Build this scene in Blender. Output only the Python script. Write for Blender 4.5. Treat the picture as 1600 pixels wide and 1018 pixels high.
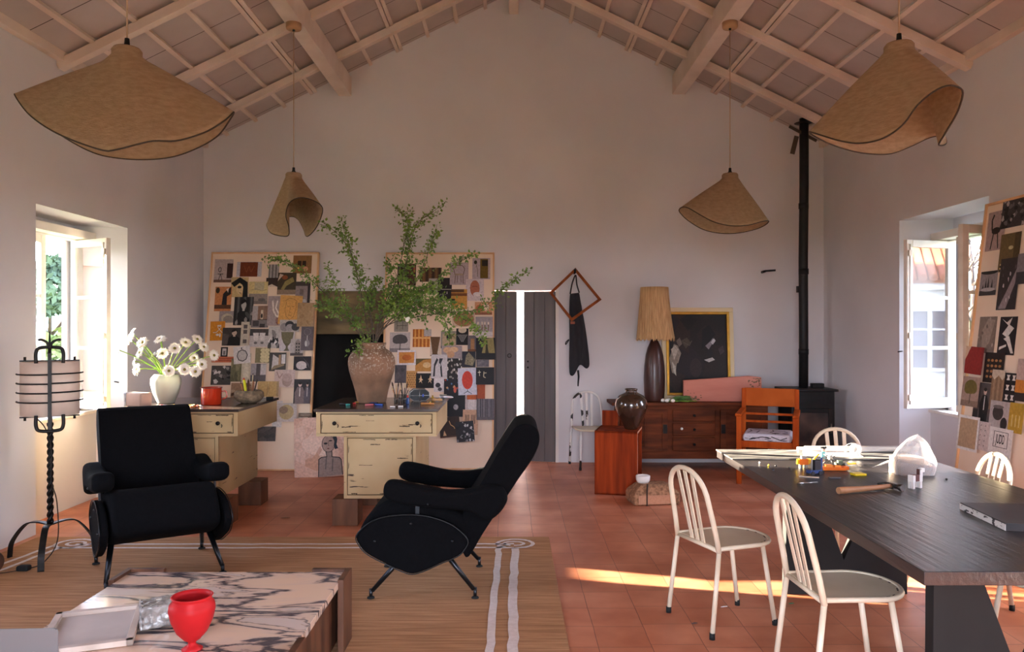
import bpy, bmesh, math, random
from mathutils import Vector, Matrix
R = math.radians
PI = math.pi
for o in list(bpy.data.objects): bpy.data.objects.remove(o)
sc = bpy.context.scene
COL = sc.collection

# ---------------------------------------------------------------- camera
FPX, CX, CY, EYE = 1200.0, 798.5, 515.0, 1.54      # lens in pixels of the 1600x1018 frame, eye height
cd = bpy.data.cameras.new('camera'); cam = bpy.data.objects.new('camera', cd); COL.objects.link(cam)
cam.location = (0, 0, EYE); cam.rotation_euler = (R(90), 0, 0)
cd.sensor_width = 36; cd.lens = 36*FPX/1600
cd.shift_x = (800-CX)/1600; cd.shift_y = (CY-509)/1600
cd.clip_end = 500
sc.camera = cam

# ---------------------------------------------------------------- sky, sun, exposure
sc.view_settings.view_transform = 'Standard'; sc.view_settings.look = 'None'
sc.view_settings.gamma = 1; sc.view_settings.use_curve_mapping = False
sc.view_settings.exposure = 2.9
sc.cycles.use_denoising = True
sc.cycles.max_bounces = 12; sc.cycles.diffuse_bounces = 7; sc.cycles.glossy_bounces = 4
sc.cycles.transparent_max_bounces = 16; sc.cycles.transmission_bounces = 8
sc.cycles.caustics_reflective = False; sc.cycles.caustics_refractive = False
sc.cycles.sample_clamp_indirect = 6
w = bpy.data.worlds.new('world'); sc.world = w; w.use_nodes = True
nt = w.node_tree; nt.nodes.clear()
tc = nt.nodes.new('ShaderNodeTexCoord'); sx = nt.nodes.new('ShaderNodeSeparateXYZ')
rp = nt.nodes.new('ShaderNodeValToRGB'); bg = nt.nodes.new('ShaderNodeBackground'); wo = nt.nodes.new('ShaderNodeOutputWorld')
nt.links.new(tc.outputs['Generated'], sx.inputs[0]); nt.links.new(sx.outputs['Z'], rp.inputs[0])
e = rp.color_ramp.elements
e[0].position = 0.0; e[0].color = (.82, .87, 1.0, 1)
e[1].position = 0.55; e[1].color = (.30, .36, .56, 1)
m_ = e.new(.16); m_.color = (.75, .83, 1.0, 1)
nt.links.new(rp.outputs[0], bg.inputs[0]); nt.links.new(bg.outputs[0], wo.inputs[0])
SKY = 3.6
bg.inputs[1].default_value = SKY
SUN_DIR = Vector((1.0, -.30, -.212)).normalized()   # travels from the left windows to the right
sl = bpy.data.lights.new('sun', 'SUN'); sun = bpy.data.objects.new('sun', sl); COL.objects.link(sun)
sun.rotation_euler = SUN_DIR.to_track_quat('-Z', 'Y').to_euler(); sun.location = (-30, 12, 9)
sl.energy = 17; sl.angle = R(.6); sl.color = (1, .86, .66)
def portal(name, loc, rot, sx_, sy_):
    l = bpy.data.lights.new(name, 'AREA'); l.shape = 'RECTANGLE'; l.size = sx_; l.size_y = sy_
    l.cycles.is_portal = True
    o = bpy.data.objects.new(name, l); COL.objects.link(o); o.location = loc; o.rotation_euler = rot
    return o

# ---------------------------------------------------------------- helpers
def lin(c):
    return tuple(((x/255)/12.92 if x/255 <= .04045 else ((x/255+.055)/1.055)**2.4) for x in c)
def at(u, v, Y):                                    # the point seen at pixel (u, v) that lies Y metres into the room
    return Vector(((u-CX)/FPX*Y, Y, EYE-(v-CY)/FPX*Y))
def onz(u, v, z=0.0):                               # the point seen at pixel (u, v) on the level z
    Y = (EYE-z)*FPX/(v-CY); return Vector(((u-CX)/FPX*Y, Y, z))

class MB:
    def __init__(s): s.boxy = False; s.v = []; s.f = []; s.m = []; s.sm = []; s.c = []
    def add(s, vs, fs, m=0, smooth=False, col=None):
        b = len(s.v); s.v += [tuple(x) for x in vs]
        for f in fs:
            s.f.append(tuple(b+i for i in f)); s.m.append(m); s.sm.append(smooth); s.c.append(col)
        return s
    def box(s, c, d, rz=0, m=0, M=None, col=None):
        s.boxy = True; x, y, z = d[0]/2, d[1]/2, d[2]/2
        vs = [Vector((i*x, j*y, k*z)) for k in (-1, 1) for j in (-1, 1) for i in (-1, 1)]
        Mx = M or Matrix.Rotation(rz, 3, 'Z')
        vs = [Mx @ p + Vector(c) for p in vs]
        return s.add(vs, [(0,2,3,1),(4,5,7,6),(0,1,5,4),(2,6,7,3),(0,4,6,2),(1,3,7,5)], m, False, col)
    def bx(s, x0, x1, y0, y1, z0, z1, m=0, col=None):
        return s.box(((x0+x1)/2, (y0+y1)/2, (z0+z1)/2), (abs(x1-x0), abs(y1-y0), abs(z1-z0)), 0, m, None, col)
    def bar(s, a, b, w, h, m=0, up=(0,0,1)):        # a square bar from a to b
        a, b = Vector(a), Vector(b); d = b-a; L = d.length; d.normalize(); up = Vector(up)
        if abs(d.dot(up)) > .99: up = Vector((0,1,0))
        sd = d.cross(up).normalized(); u2 = sd.cross(d)
        M = Matrix((d, sd, u2)).transposed()
        return s.box((a+b)/2, (L, w, h), 0, m, M)
    def tube(s, pts, r, n=8, m=0, cap=True, smooth=True, closed=False):
        P = [Vector(p) for p in pts]; k = len(P)
        rs = r if isinstance(r, (list, tuple)) else [r]*k
        vs = []; prev = None
        for i in range(k):
            if closed: t = P[(i+1) % k]-P[i-1]
            else: t = P[min(i+1, k-1)]-P[max(i-1, 0)]
            if t.length < 1e-9: t = Vector((0,0,1))
            t.normalize()
            if prev is None:
                a = Vector((0,0,1)) if abs(t.z) < .9 else Vector((1,0,0))
                nrm = t.cross(a).normalized()
            else:
                nrm = prev-t*prev.dot(t)
                if nrm.length < 1e-6: nrm = t.orthogonal()
                nrm.normalize()
            prev = nrm; bi = t.cross(nrm)
            for j in range(n):
                an = 2*PI*j/n
                vs.append(P[i]+(nrm*math.cos(an)+bi*math.sin(an))*rs[i])
        fs = []
        for i in range(k if closed else k-1):
            for j in range(n):
                a = i*n+j; b = i*n+(j+1) % n; i2 = (i+1) % k
                fs.append((a, b, i2*n+(j+1) % n, i2*n+j))
        s.add(vs, fs, m, smooth)
        if cap and not closed:
            b = len(s.v)-len(vs)
            s.f.append(tuple(b+j for j in reversed(range(n)))); s.m.append(m); s.sm.append(False); s.c.append(None)
            s.f.append(tuple(b+(k-1)*n+j for j in range(n))); s.m.append(m); s.sm.append(False); s.c.append(None)
        return s
    def lathe(s, prof, c=(0,0,0), n=32, m=0, smooth=True, cap0=False, cap1=False):
        vs = []
        for r, z in prof:
            for j in range(n):
                a = 2*PI*j/n; vs.append((c[0]+r*math.cos(a), c[1]+r*math.sin(a), c[2]+z))
        fs = []
        for i in range(len(prof)-1):
            for j in range(n):
                fs.append((i*n+j, i*n+(j+1) % n, (i+1)*n+(j+1) % n, (i+1)*n+j))
        if cap0: fs.append(tuple(reversed(range(n))))
        if cap1: fs.append(tuple((len(prof)-1)*n+j for j in range(n)))
        return s.add(vs, fs, m, smooth)
    def prism(s, prof, y0, y1, m=0, M=None, smooth=False):   # profile in (x, z) swept along y
        n = len(prof)
        vs = [Vector((x, y0, z)) for x, z in prof]+[Vector((x, y1, z)) for x, z in prof]
        if M: vs = [M @ p for p in vs]
        fs = [tuple(range(n)), tuple(reversed(range(n, 2*n)))]
        b = len(s.v); s.add(vs, fs, m)
        for i in range(n):
            j = (i+1) % n
            s.f.append((b+i, b+n+i, b+n+j, b+j)); s.m.append(m); s.sm.append(smooth); s.c.append(None)
        return s
    def quad(s, a, b, c, d, m=0): return s.add([a, b, c, d], [(0,1,2,3)], m)
    def ball(s, c, r, n=10, k=7, m=0, sc_=(1,1,1), jit=0, rnd=None):
        vs = []; fs = []
        for i in range(k+1):
            th = PI*i/k
            for j in range(n):
                q = 1+(rnd.uniform(-jit, jit) if rnd and 0 < i < k else 0)
                a = 2*PI*j/n
                vs.append((c[0]+r*sc_[0]*q*math.sin(th)*math.cos(a), c[1]+r*sc_[1]*q*math.sin(th)*math.sin(a), c[2]+r*sc_[2]*q*math.cos(th)))
        for i in range(k):
            for j in range(n): fs.append((i*n+j, (i+1)*n+j, (i+1)*n+(j+1) % n, i*n+(j+1) % n))
        return s.add(vs, fs, m, True)
    def build(s, name, mats, parent=None, bevel=0, seg=2, sub=0, weld=True, loc=None, rot=None, fix=True):
        me = bpy.data.meshes.new(name)
        me.from_pydata(s.v, [], s.f)
        if not isinstance(mats, (list, tuple)): mats = [mats]
        for mm in mats: me.materials.append(mm)
        for p, mi, sm in zip(me.polygons, s.m, s.sm): p.material_index = mi; p.use_smooth = sm
        if any(c is not None for c in s.c):
            ca = me.color_attributes.new('tint', 'FLOAT_COLOR', 'CORNER')
            for p, c in zip(me.polygons, s.c):
                cc = tuple(c or (.8,.8,.8))+(1,)
                for li in p.loop_indices: ca.data[li].color = cc
        bm = bmesh.new(); bm.from_mesh(me)
        if weld and not s.boxy: bmesh.ops.remove_doubles(bm, verts=bm.verts, dist=1e-5)
        if fix: bmesh.ops.recalc_face_normals(bm, faces=bm.faces)
        bm.to_mesh(me); bm.free()
        o = bpy.data.objects.new(name, me); COL.objects.link(o)
        if parent: o.parent = parent
        if loc is not None: o.location = loc
        if rot is not None: o.rotation_euler = rot
        if bevel:
            b = o.modifiers.new('bevel', 'BEVEL'); b.width = bevel; b.segments = seg; b.limit_method = 'ANGLE'; b.angle_limit = R(35)
            b.harden_normals = False
            if seg > 1:
                for p in me.polygons: p.use_smooth = True
                n_ = o.modifiers.new('normals', 'WEIGHTED_NORMAL'); n_.keep_sharp = True
        if sub:
            q = o.modifiers.new('sub', 'SUBSURF'); q.levels = sub; q.render_levels = sub
        return o

def thing(name, label, cat, loc=(0,0,0), rz=0, group=None):
    o = bpy.data.objects.new(name, None); COL.objects.link(o)
    o.empty_display_size = .1; o.location = loc; o.rotation_euler = (0,0,rz)
    return tag(o, label, cat, group)
def tag(o, label, cat, group=None, kind=None):
    o['label'] = label; o['category'] = cat
    if group: o['group'] = group
    if kind: o['kind'] = kind
    return o
def struct(o): o['kind'] = 'structure'; return o
def kids(o): return [c for c in bpy.data.objects if c.parent == o]
def dup(o, parent=None):
    c = o.copy(); COL.objects.link(c); c.parent = parent
    for ch in kids(o): dup(ch, c)
    return c
def dup_at(o, loc, rz, label=None):
    ch = dup(o); ch.location = loc; ch.rotation_euler = (0,0,rz)
    if label: ch['label'] = label
    return ch
def smoothed(pts, n=6):                              # Catmull-Rom through the points
    P = [Vector(p) for p in pts]; out = []
    for i in range(len(P)-1):
        a, b, c, d = P[max(i-1,0)], P[i], P[i+1], P[min(i+2,len(P)-1)]
        for k in range(n):
            t = k/n
            out.append(.5*((2*b)+(c-a)*t+(2*a-5*b+4*c-d)*t*t+(3*b-a-3*c+d)*t**3))
    return out+[P[-1]]
def smooth2(pts, n=5, closed=True):
    P = [Vector((p[0], p[1], 0)) for p in pts]; k = len(P); out = []
    for i in range(k if closed else k-1):
        g = (lambda j: P[j % k]) if closed else (lambda j: P[min(max(j,0),k-1)])
        a, b, c, d = g(i-1), g(i), g(i+1), g(i+2)
        for q in range(n):
            t = q/n; r = .5*((2*b)+(c-a)*t+(2*a-5*b+4*c-d)*t*t+(3*b-a-3*c+d)*t**3)
            out.append((r.x, r.y))
    if not closed: out.append((P[-1].x, P[-1].y))
    return out

# ---------------------------------------------------------------- materials
MATS = {}
def mat(name, c, rough=.6, metal=0, c2=None, scale=(4,4,4), detail=4, bump=0, bscale=None, contrast=(.35,.65), spec=.5, sub=0, coat=0, trans=0, sheen=0):
    if name in MATS: return MATS[name]
    m = bpy.data.materials.new(name); m.use_nodes = True; MATS[name] = m
    t = m.node_tree; N = t.nodes; L = t.links; b = N['Principled BSDF']
    b.inputs['Roughness'].default_value = rough; b.inputs['Metallic'].default_value = metal
    b.inputs['Specular IOR Level'].default_value = spec
    b.inputs['Coat Weight'].default_value = coat; b.inputs['Coat Roughness'].default_value = .15
    b.inputs['Sheen Weight'].default_value = sheen
    if trans: b.inputs['Transmission Weight'].default_value = trans
    b.inputs['Base Color'].default_value = (*lin(c), 1)
    if c2 or bump:
        tc = N.new('ShaderNodeTexCoord'); mp = N.new('ShaderNodeMapping'); mp.inputs['Scale'].default_value = scale
        no = N.new('ShaderNodeTexNoise'); no.inputs['Scale'].default_value = 1; no.inputs['Detail'].default_value = detail
        L.new(tc.outputs['Object'], mp.inputs[0]); L.new(mp.outputs[0], no.inputs['Vector'])
    if c2:
        rp = N.new('ShaderNodeValToRGB'); rp.color_ramp.elements[0].position = contrast[0]; rp.color_ramp.elements[1].position = contrast[1]
        rp.color_ramp.elements[0].color = (*lin(c), 1); rp.color_ramp.elements[1].color = (*lin(c2), 1)
        L.new(no.outputs['Fac'], rp.inputs[0]); L.new(rp.outputs[0], b.inputs['Base Color'])
    if bump:
        src = no
        if bscale:
            mp2 = N.new('ShaderNodeMapping'); mp2.inputs['Scale'].default_value = bscale
            src = N.new('ShaderNodeTexNoise'); src.inputs['Scale'].default_value = 1; src.inputs['Detail'].default_value = 5
            L.new(tc.outputs['Object'], mp2.inputs[0]); L.new(mp2.outputs[0], src.inputs['Vector'])
        bu = N.new('ShaderNodeBump'); bu.inputs['Strength'].default_value = bump; bu.inputs['Distance'].default_value = .01
        L.new(src.outputs['Fac'], bu.inputs['Height']); L.new(bu.outputs[0], b.inputs['Normal'])
    return m
def nodes(m): return m.node_tree.nodes, m.node_tree.links, m.node_tree.nodes['Principled BSDF']

plaster = mat('plaster', (212,210,213), .9, c2=(220,218,221), scale=(1.2,1.2,1.2), bump=.12, bscale=(9,9,9), spec=.2)
plaster_w = mat('niche_plaster', (232,228,222), .85, c2=(225,220,214), scale=(2,2,2), bump=.1, bscale=(12,12,12), spec=.2)
beam_m = mat('painted_timber', (228,212,200), .7, c2=(214,196,182), scale=(3,3,3), bump=.1, bscale=(25,25,25))
win_m = mat('window_paint', (236,230,222), .45, c2=(226,219,208), scale=(3,3,6))
win_shaded = mat('shaded_leaf_bolt_paint', (214,202,188), .55, c2=(196,182,166), scale=(3,3,6))  # duller copy: near right leaf's shade put into its colour; bolts share it
grey_door = mat('grey_door_paint', (108,103,102), .6, c2=(96,92,92), scale=(14,14,1.2), bump=.08)
iron = mat('black_iron', (26,24,23), .45, .6, c2=(40,36,34), scale=(18,18,18), bump=.15)
cast = mat('stove_iron', (22,22,23), .55, .3, c2=(30,30,31), scale=(14,14,14))
black_fab = mat('black_velvet', (6,6,8), .95, c2=(10,10,13), scale=(60,60,60), bump=.1, sheen=.0, spec=.1)
gunmetal = mat('gunmetal', (52,54,58), .32, .9)
brass = mat('aged_brass', (168,128,62), .35, .9)
steel = mat('steel', (170,168,165), .3, 1)
dark_slab = mat('dark_stone_slab', (56,46,42), .22, c2=(74,62,56), scale=(5,8,8), coat=.3)
redwood = mat('mahogany', (158,60,18), .6, c2=(112,36,9), scale=(16,16,1.4), detail=6, spec=.1)
orangewood = mat('teak', (196,92,30), .6, c2=(164,66,17), scale=(18,18,2), spec=.1)
oldwood = mat('dark_old_wood', (118,60,32), .6, c2=(76,38,22), scale=(2.2,14,14), detail=6, bump=.2, spec=.15)
lampwood = mat('turned_wood', (72,36,26), .38, c2=(48,24,18), scale=(10,10,3), bump=.15, coat=.2)
pine = mat('pine_frame', (226,182,136), .55, c2=(212,164,118), scale=(8,8,2))
board_m = mat('board_face', (232,210,188), .8, c2=(226,202,178), scale=(2,2,2), bump=.05, bscale=(80,80,80))
walnut = mat('walnut', (104,66,44), .45, c2=(62,36,24), scale=(14,14,1.6), detail=6, bump=.1)
block_w = mat('timber_block', (122,80,52), .6, c2=(88,54,34), scale=(9,9,2), detail=5)
table_b = mat('black_stained_oak', (30,26,26), .34, c2=(50,44,44), scale=(9,1.0,9), detail=7, bump=.28, bscale=(46,2.2,46), spec=.6)
table_leg = mat('black_leg', (9,8,8), .75, c2=(13,12,12), scale=(9,9,1))
white_metal = mat('cream_enamel', (226,212,188), .38, c2=(214,198,172), scale=(5,5,5))
chip = mat('chipped_dark', (44,34,28), .8)
rubber = mat('black_rubber', (14,14,14), .8)
marble = mat('veined_marble', (214,186,164), .12)
canvas_m = mat('raw_canvas', (196,184,176), .85, c2=(186,174,166), scale=(5,5,5))
white_paper = mat('white_paper', (236,230,226), .7)
leaf_g = mat('leaf_green', (122,148,58), .5, c2=(78,110,40), scale=(9,9,9))
twig = mat('twig_bark', (74,62,50), .8, c2=(104,92,78), scale=(30,30,30))
stem_g = mat('stem_green', (132,168,62), .5)
petal = mat('white_petal', (246,240,220), .6, c2=(250,246,236), scale=(40,40,40))
daisy_c = mat('flower_center', (150,140,50), .7, c2=(110,96,36), scale=(90,90,90))
def glass_mat(name, tint=(1,1,1), f0=.05):
    """thin clear sheet: transparent, with a mirror share that grows towards grazing angles"""
    m = bpy.data.materials.new(name); m.use_nodes = True; MATS[name] = m; t = m.node_tree; t.nodes.clear()
    o = t.nodes.new('ShaderNodeOutputMaterial'); mx = t.nodes.new('ShaderNodeMixShader'); tr = t.nodes.new('ShaderNodeBsdfTransparent')
    gl = t.nodes.new('ShaderNodeBsdfGlossy'); lw = t.nodes.new('ShaderNodeLayerWeight'); lw.inputs[0].default_value = .5
    gl.inputs['Roughness'].default_value = .0; tr.inputs[0].default_value = (*tint, 1)
    pw_ = t.nodes.new('ShaderNodeMath'); pw_.operation = 'POWER'; pw_.inputs[1].default_value = 4
    mu = t.nodes.new('ShaderNodeMath'); mu.operation = 'MULTIPLY_ADD'; mu.inputs[1].default_value = 1-f0; mu.inputs[2].default_value = f0; mu.use_clamp = True
    t.links.new(lw.outputs['Facing'], pw_.inputs[0]); t.links.new(pw_.outputs[0], mu.inputs[0]); t.links.new(mu.outputs[0], mx.inputs[0])
    t.links.new(tr.outputs[0], mx.inputs[1]); t.links.new(gl.outputs[0], mx.inputs[2]); t.links.new(mx.outputs[0], o.inputs[0])
    return m
pane_m = glass_mat('window_glass', (.95,.97,.96), .2)
cup_m = glass_mat('tumbler_glass', (.86,.9,.92), .08)
# ================================================================ the room
XL, XR, YB, YF = -3.576, 3.635, 8.93, -1.3
EAVE, PITCH = 3.70, .49
XC = (XL+XR)/2
def roof(x): return EAVE+PITCH*(min(x-XL, XR-x))
RIDGE = roof(XC)
# floor: worn terracotta squares
fm = bpy.data.materials.new('terracotta_tiles'); fm.use_nodes = True
N, L, b = nodes(fm)
tc = N.new('ShaderNodeTexCoord'); mp = N.new('ShaderNodeMapping'); mp.inputs['Scale'].default_value = (1,1,1); mp.inputs['Rotation'].default_value = (0,0,R(90)); mp.inputs['Location'].default_value = (.05,.09,0)
nz = N.new('ShaderNodeTexNoise'); nz.inputs['Scale'].default_value = 2.2; nz.inputs['Detail'].default_value = 3
mxv = N.new('ShaderNodeMixRGB'); mxv.blend_type = 'ADD'; mxv.inputs[0].default_value = .022
L.new(tc.outputs['Object'], mp.inputs[0]); L.new(mp.outputs[0], mxv.inputs[1]); L.new(mp.outputs[0], nz.inputs['Vector']); L.new(nz.outputs['Color'], mxv.inputs[2])
br = N.new('ShaderNodeTexBrick'); br.offset = .12; br.offset_frequency = 3; br.squash = 1
br.inputs['Scale'].default_value = 1; br.inputs['Brick Width'].default_value = .262; br.inputs['Row Height'].default_value = .262
br.inputs['Mortar Size'].default_value = .0022; br.inputs['Mortar Smooth'].default_value = .3; br.inputs['Bias'].default_value = 0
br.inputs['Color1'].default_value = (*lin((222,152,118)),1); br.inputs['Color2'].default_value = (*lin((204,132,98)),1); br.inputs['Mortar'].default_value = (*lin((140,90,70)),1)
L.new(mxv.outputs[0], br.inputs['Vector'])
n2 = N.new('ShaderNodeTexNoise'); n2.inputs['Scale'].default_value = 2.6; n2.inputs['Detail'].default_value = 6
L.new(tc.outputs['Object'], n2.inputs['Vector'])
r2 = N.new('ShaderNodeValToRGB'); r2.color_ramp.elements[0].position = .35; r2.color_ramp.elements[0].color = (*lin((214,190,178)),1); r2.color_ramp.elements[1].position = .7; r2.color_ramp.elements[1].color = (1,1,1,1)
L.new(n2.outputs['Fac'], r2.inputs[0])
mul = N.new('ShaderNodeMixRGB'); mul.blend_type = 'MULTIPLY'; mul.inputs[0].default_value = 1
L.new(br.outputs['Color'], mul.inputs[1]); L.new(r2.outputs[0], mul.inputs[2]); L.new(mul.outputs[0], b.inputs['Base Color'])
b.inputs['Roughness'].default_value = .42; b.inputs['Specular IOR Level'].default_value = .55
bu = N.new('ShaderNodeBump'); bu.inputs['Strength'].default_value = .35; bu.inputs['Distance'].default_value = .006; bu.invert = True
ad = N.new('ShaderNodeMath'); ad.operation = 'MULTIPLY_ADD'; ad.inputs[1].default_value = .5
L.new(n2.outputs['Fac'], ad.inputs[0]); L.new(br.outputs['Fac'], ad.inputs[2]); L.new(ad.outputs[0], bu.inputs['Height']); L.new(bu.outputs[0], b.inputs['Normal'])
struct(MB().bx(XL-.5, XR+.5, YF-.1, YB+2.6, -.1, 0).build('floor', fm))

# side walls with deep splayed window niches that run down to the floor
def side_wall(name, xw, sg, niches, ztop):
    """niches: (y0, y1, y0o, y1o). sg is the outward direction."""
    m = MB(); xo = xw+sg*.42; xp = xw+sg*.24; zs = .80
    ys = [YF]+[q for n in niches for q in n[:2]]+[YB+.1]
    H = EAVE+.02
    for i in range(0, len(ys), 2):
        m.quad((xw,ys[i],0), (xw,ys[i+1],0), (xw,ys[i+1],H), (xw,ys[i],H))
        m.quad((xo+sg*.02,ys[i]-.3,-.3), (xo+sg*.02,ys[i+1]+.3,-.3), (xo+sg*.02,ys[i+1]+.3,H), (xo+sg*.02,ys[i]-.3,H))
    for y0, y1, p0, p1 in niches:
        m.quad((xw,y0,ztop), (xw,y1,ztop), (xw,y1,H), (xw,y0,H))
        m.quad((xw,y0,ztop), (xw,y1,ztop), (xo,p1,ztop), (xo,p0,ztop))
        k = .24/.42
        for ya, yb in ((y0,p0), (y1,p1)):
            m.quad((xw,ya,0), (xo,yb,0), (xo,yb,ztop), (xw,ya,ztop))
        a, c = y0+(p0-y0)*k, y1+(p1-y1)*k
        m.bx(xp, xo, min(a,p0)-.02, max(c,p1)+.02, 0, zs)
        m.bx(xo-sg*.01, xo+sg*.02, p0-.3, p1+.3, ztop-.11, H)
        m.bx(xo-sg*.01, xo+sg*.02, p0-.3, p1+.3, -.3, zs)
    m.quad((xw,YF,H), (xw,YB+.1,H), (xo+sg*.02,YB+.1,H), (xo+sg*.02,YF,H))
    o = m.build(name, plaster, fix=False)
    return struct(o)
NL = [(2.3,3.7,2.45,3.55), (5.78,7.16,5.93,6.99)]  # first niche is unseen, added to let in more daylight
NR = [(-.6,.8,-.45,.65), (2.3,3.7,2.45,3.55), (5.84,7.19,5.98,7.02)]  # first two niches likewise unseen, added for daylight
side_wall('wall_left', XL, -1, NL, 2.49)
side_wall('wall_right', XR, 1, NR, 2.56)
for sg, xw, ns in ((-1, XL, NL), (1, XR, NR)):
    for k, n in enumerate(ns):
        portal('window_portal', (xw+sg*.41, (n[2]+n[3])/2, 1.6), (0, R(90)*sg, 0), 1.6, n[3]-n[2])

# back wall: fireplace opening and doorway
FX0, FX1, FZ = -2.5, -1.2, 1.50
DX0, DX1, DZ = -.30, .517, 2.0
m = MB()
def gable(y, xa, xb, z0, mm=0, t=0):
    pts = [xa]+([XC] if xa < XC < xb else [])+[xb]
    for p, q in zip(pts[:-1], pts[1:]):
        m.add([(p,y,z0(p) if callable(z0) else z0), (q,y,z0(q) if callable(z0) else z0), (q,y,roof(q)+.04), (p,y,roof(p)+.04)], [(0,1,2,3)], mm)
gable(YB, XL, FX0, 0); gable(YB, FX0, FX1, FZ); gable(YB, FX1, DX0, 0); gable(YB, DX0, DX1, DZ); gable(YB, DX1, XR, 0)
gable(YB+.45, XL-.5, FX0-.1, 0); gable(YB+.45, FX0-.1, DX0, 0); gable(YB+.25, DX0, DX1, DZ); gable(YB+.45, DX1, XR+.5, 0)
for x in (DX0, DX1): m.quad((x,YB,0), (x,YB+.45,0), (x,YB+.45,DZ), (x,YB,DZ))
m.quad((DX0,YB,DZ), (DX1,YB,DZ), (DX1,YB+.45,DZ), (DX0,YB+.45,DZ))
struct(m.build('wall_back', plaster, fix=False))
# passage beyond the grey doors, left roofless so the sky brightens the gap
m = MB(); m.quad((DX0-1.2,YB+1.9,0), (DX1+1.2,YB+1.9,0), (DX1+1.2,YB+1.9,2.6), (DX0-1.2,YB+1.9,2.6))
struct(m.build('wall_passage', plaster_w, fix=False))
# wall behind the photographer: an unseen opening added to let in sky light
m = MB()
for x0, x1, z0, z1 in ((XL-.4,-1.0,0,3.7), (1.0,XR+.4,0,3.7), (-1.0,1.0,2.3,3.7)):
    m.quad((x0,YF,z0), (x1,YF,z0), (x1,YF,z1), (x0,YF,z1))
for p, q in ((XL-.4,XC), (XC,XR+.4)):
    m.quad((p,YF,3.69), (q,YF,3.69), (q,YF,max(roof(q),3.7)+.04), (p,YF,max(roof(p),3.7)+.04))
struct(m.build('wall_front', plaster, fix=False))
portal('front_opening_portal', (0, YF-.02, 1.15), (R(90), 0, 0), 2.0, 2.3)

# ceiling boards
cm = mat('ceiling_paint', (194,182,178), .8, c2=(186,174,170), scale=(3,3,3), spec=.2)
N, L, b = nodes(cm)
tc = N.new('ShaderNodeTexCoord'); sp = N.new('ShaderNodeSeparateXYZ'); L.new(tc.outputs['Object'], sp.inputs[0])
fr = N.new('ShaderNodeMath'); fr.operation = 'MODULO'; fr.inputs[1].default_value = .54
ac = N.new('ShaderNodeMath'); ac.operation = 'ADD'; ac.inputs[1].default_value = 10.05
lt = N.new('ShaderNodeMath'); lt.operation = 'LESS_THAN'; lt.inputs[1].default_value = .008
L.new(sp.outputs['Y'], ac.inputs[0]); L.new(ac.outputs[0], fr.inputs[0]); L.new(fr.outputs[0], lt.inputs[0])
mxn = N.new('ShaderNodeMixRGB'); mxn.inputs[2].default_value = (*lin((70,54,46)),1)
src = b.inputs['Base Color'].links[0].from_socket
L.new(lt.outputs[0], mxn.inputs[0]); L.new(src, mxn.inputs[1]); L.new(mxn.outputs[0], b.inputs['Base Color'])
m = MB(); th = .12
def slope(xa, xb):
    za, zb = EAVE+PITCH*(xa-XL if xa < XC else XR-xa), EAVE+PITCH*(xb-XL if xb <= XC else XR-xb)
    vs = [(x, y, z+d) for d in (0, th) for y in (YF-.4, YB+.5) for x, z in ((xa,za), (xb,zb))]
    m.add(vs, [(0,1,3,2), (4,6,7,5), (0,4,5,1), (2,3,7,6), (0,2,6,4), (1,5,7,3)])
slope(XL-.5, XC); slope(XC, XR+.5)
struct(m.build('ceiling', cm))
# battens running into the room, rafters across, two heavy beams and a ridge piece
nt_ = 0
def trim(mb, nm=None, mm=beam_m, bv=0):
    return struct(mb.build(nm or 'trim_1', mm, bevel=bv))
for i in range(1, 11):
    for s in (-1, 1):
        x = XC+s*.333*i
        dbl = i in (4, 7)
        z = roof(x)
        for dx in ((-.0215, .0215) if dbl else (0,)):
            xx = x+dx; z = roof(xx)
            a = math.atan(PITCH)*(-s)
            M = Matrix.Rotation(-a, 3, 'Y')
            trim(MB().box((xx, (YF+YB)/2, z-.018), (.038, YB-YF+.02, .045), 0, 0, M), 'roof_batten')
for k in range(9):
    y = 8.24-1.08*k
    for s in (-1, 1):
        xe = XL if s < 0 else XR
        a_ = Vector((xe-.0*s, y, roof(xe)-.075)); b_ = Vector((XC, y, RIDGE-.075))
        trim(MB().bar(a_, b_, .075, .075), 'roof_rafter', bv=.004)
for s, u in ((-1, -1.93), (1, 1.95)):
    z = roof(u)
    trim(MB().bx(u-.075, u+.075, YF, YB+.02, z-.25, z-.03), 'roof_beam', bv=.006)
trim(MB().bx(XC-.055, XC+.055, YF, YB+.02, RIDGE-.26, RIDGE-.05), 'roof_ridge_beam', bv=.006)
for xw, s in ((XL, 1), (XR, -1)):
    trim(MB().bx(xw, xw+s*.06, YF, YB, EAVE-.045, EAVE+.03), 'trim_eaves', bv=.004)

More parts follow.
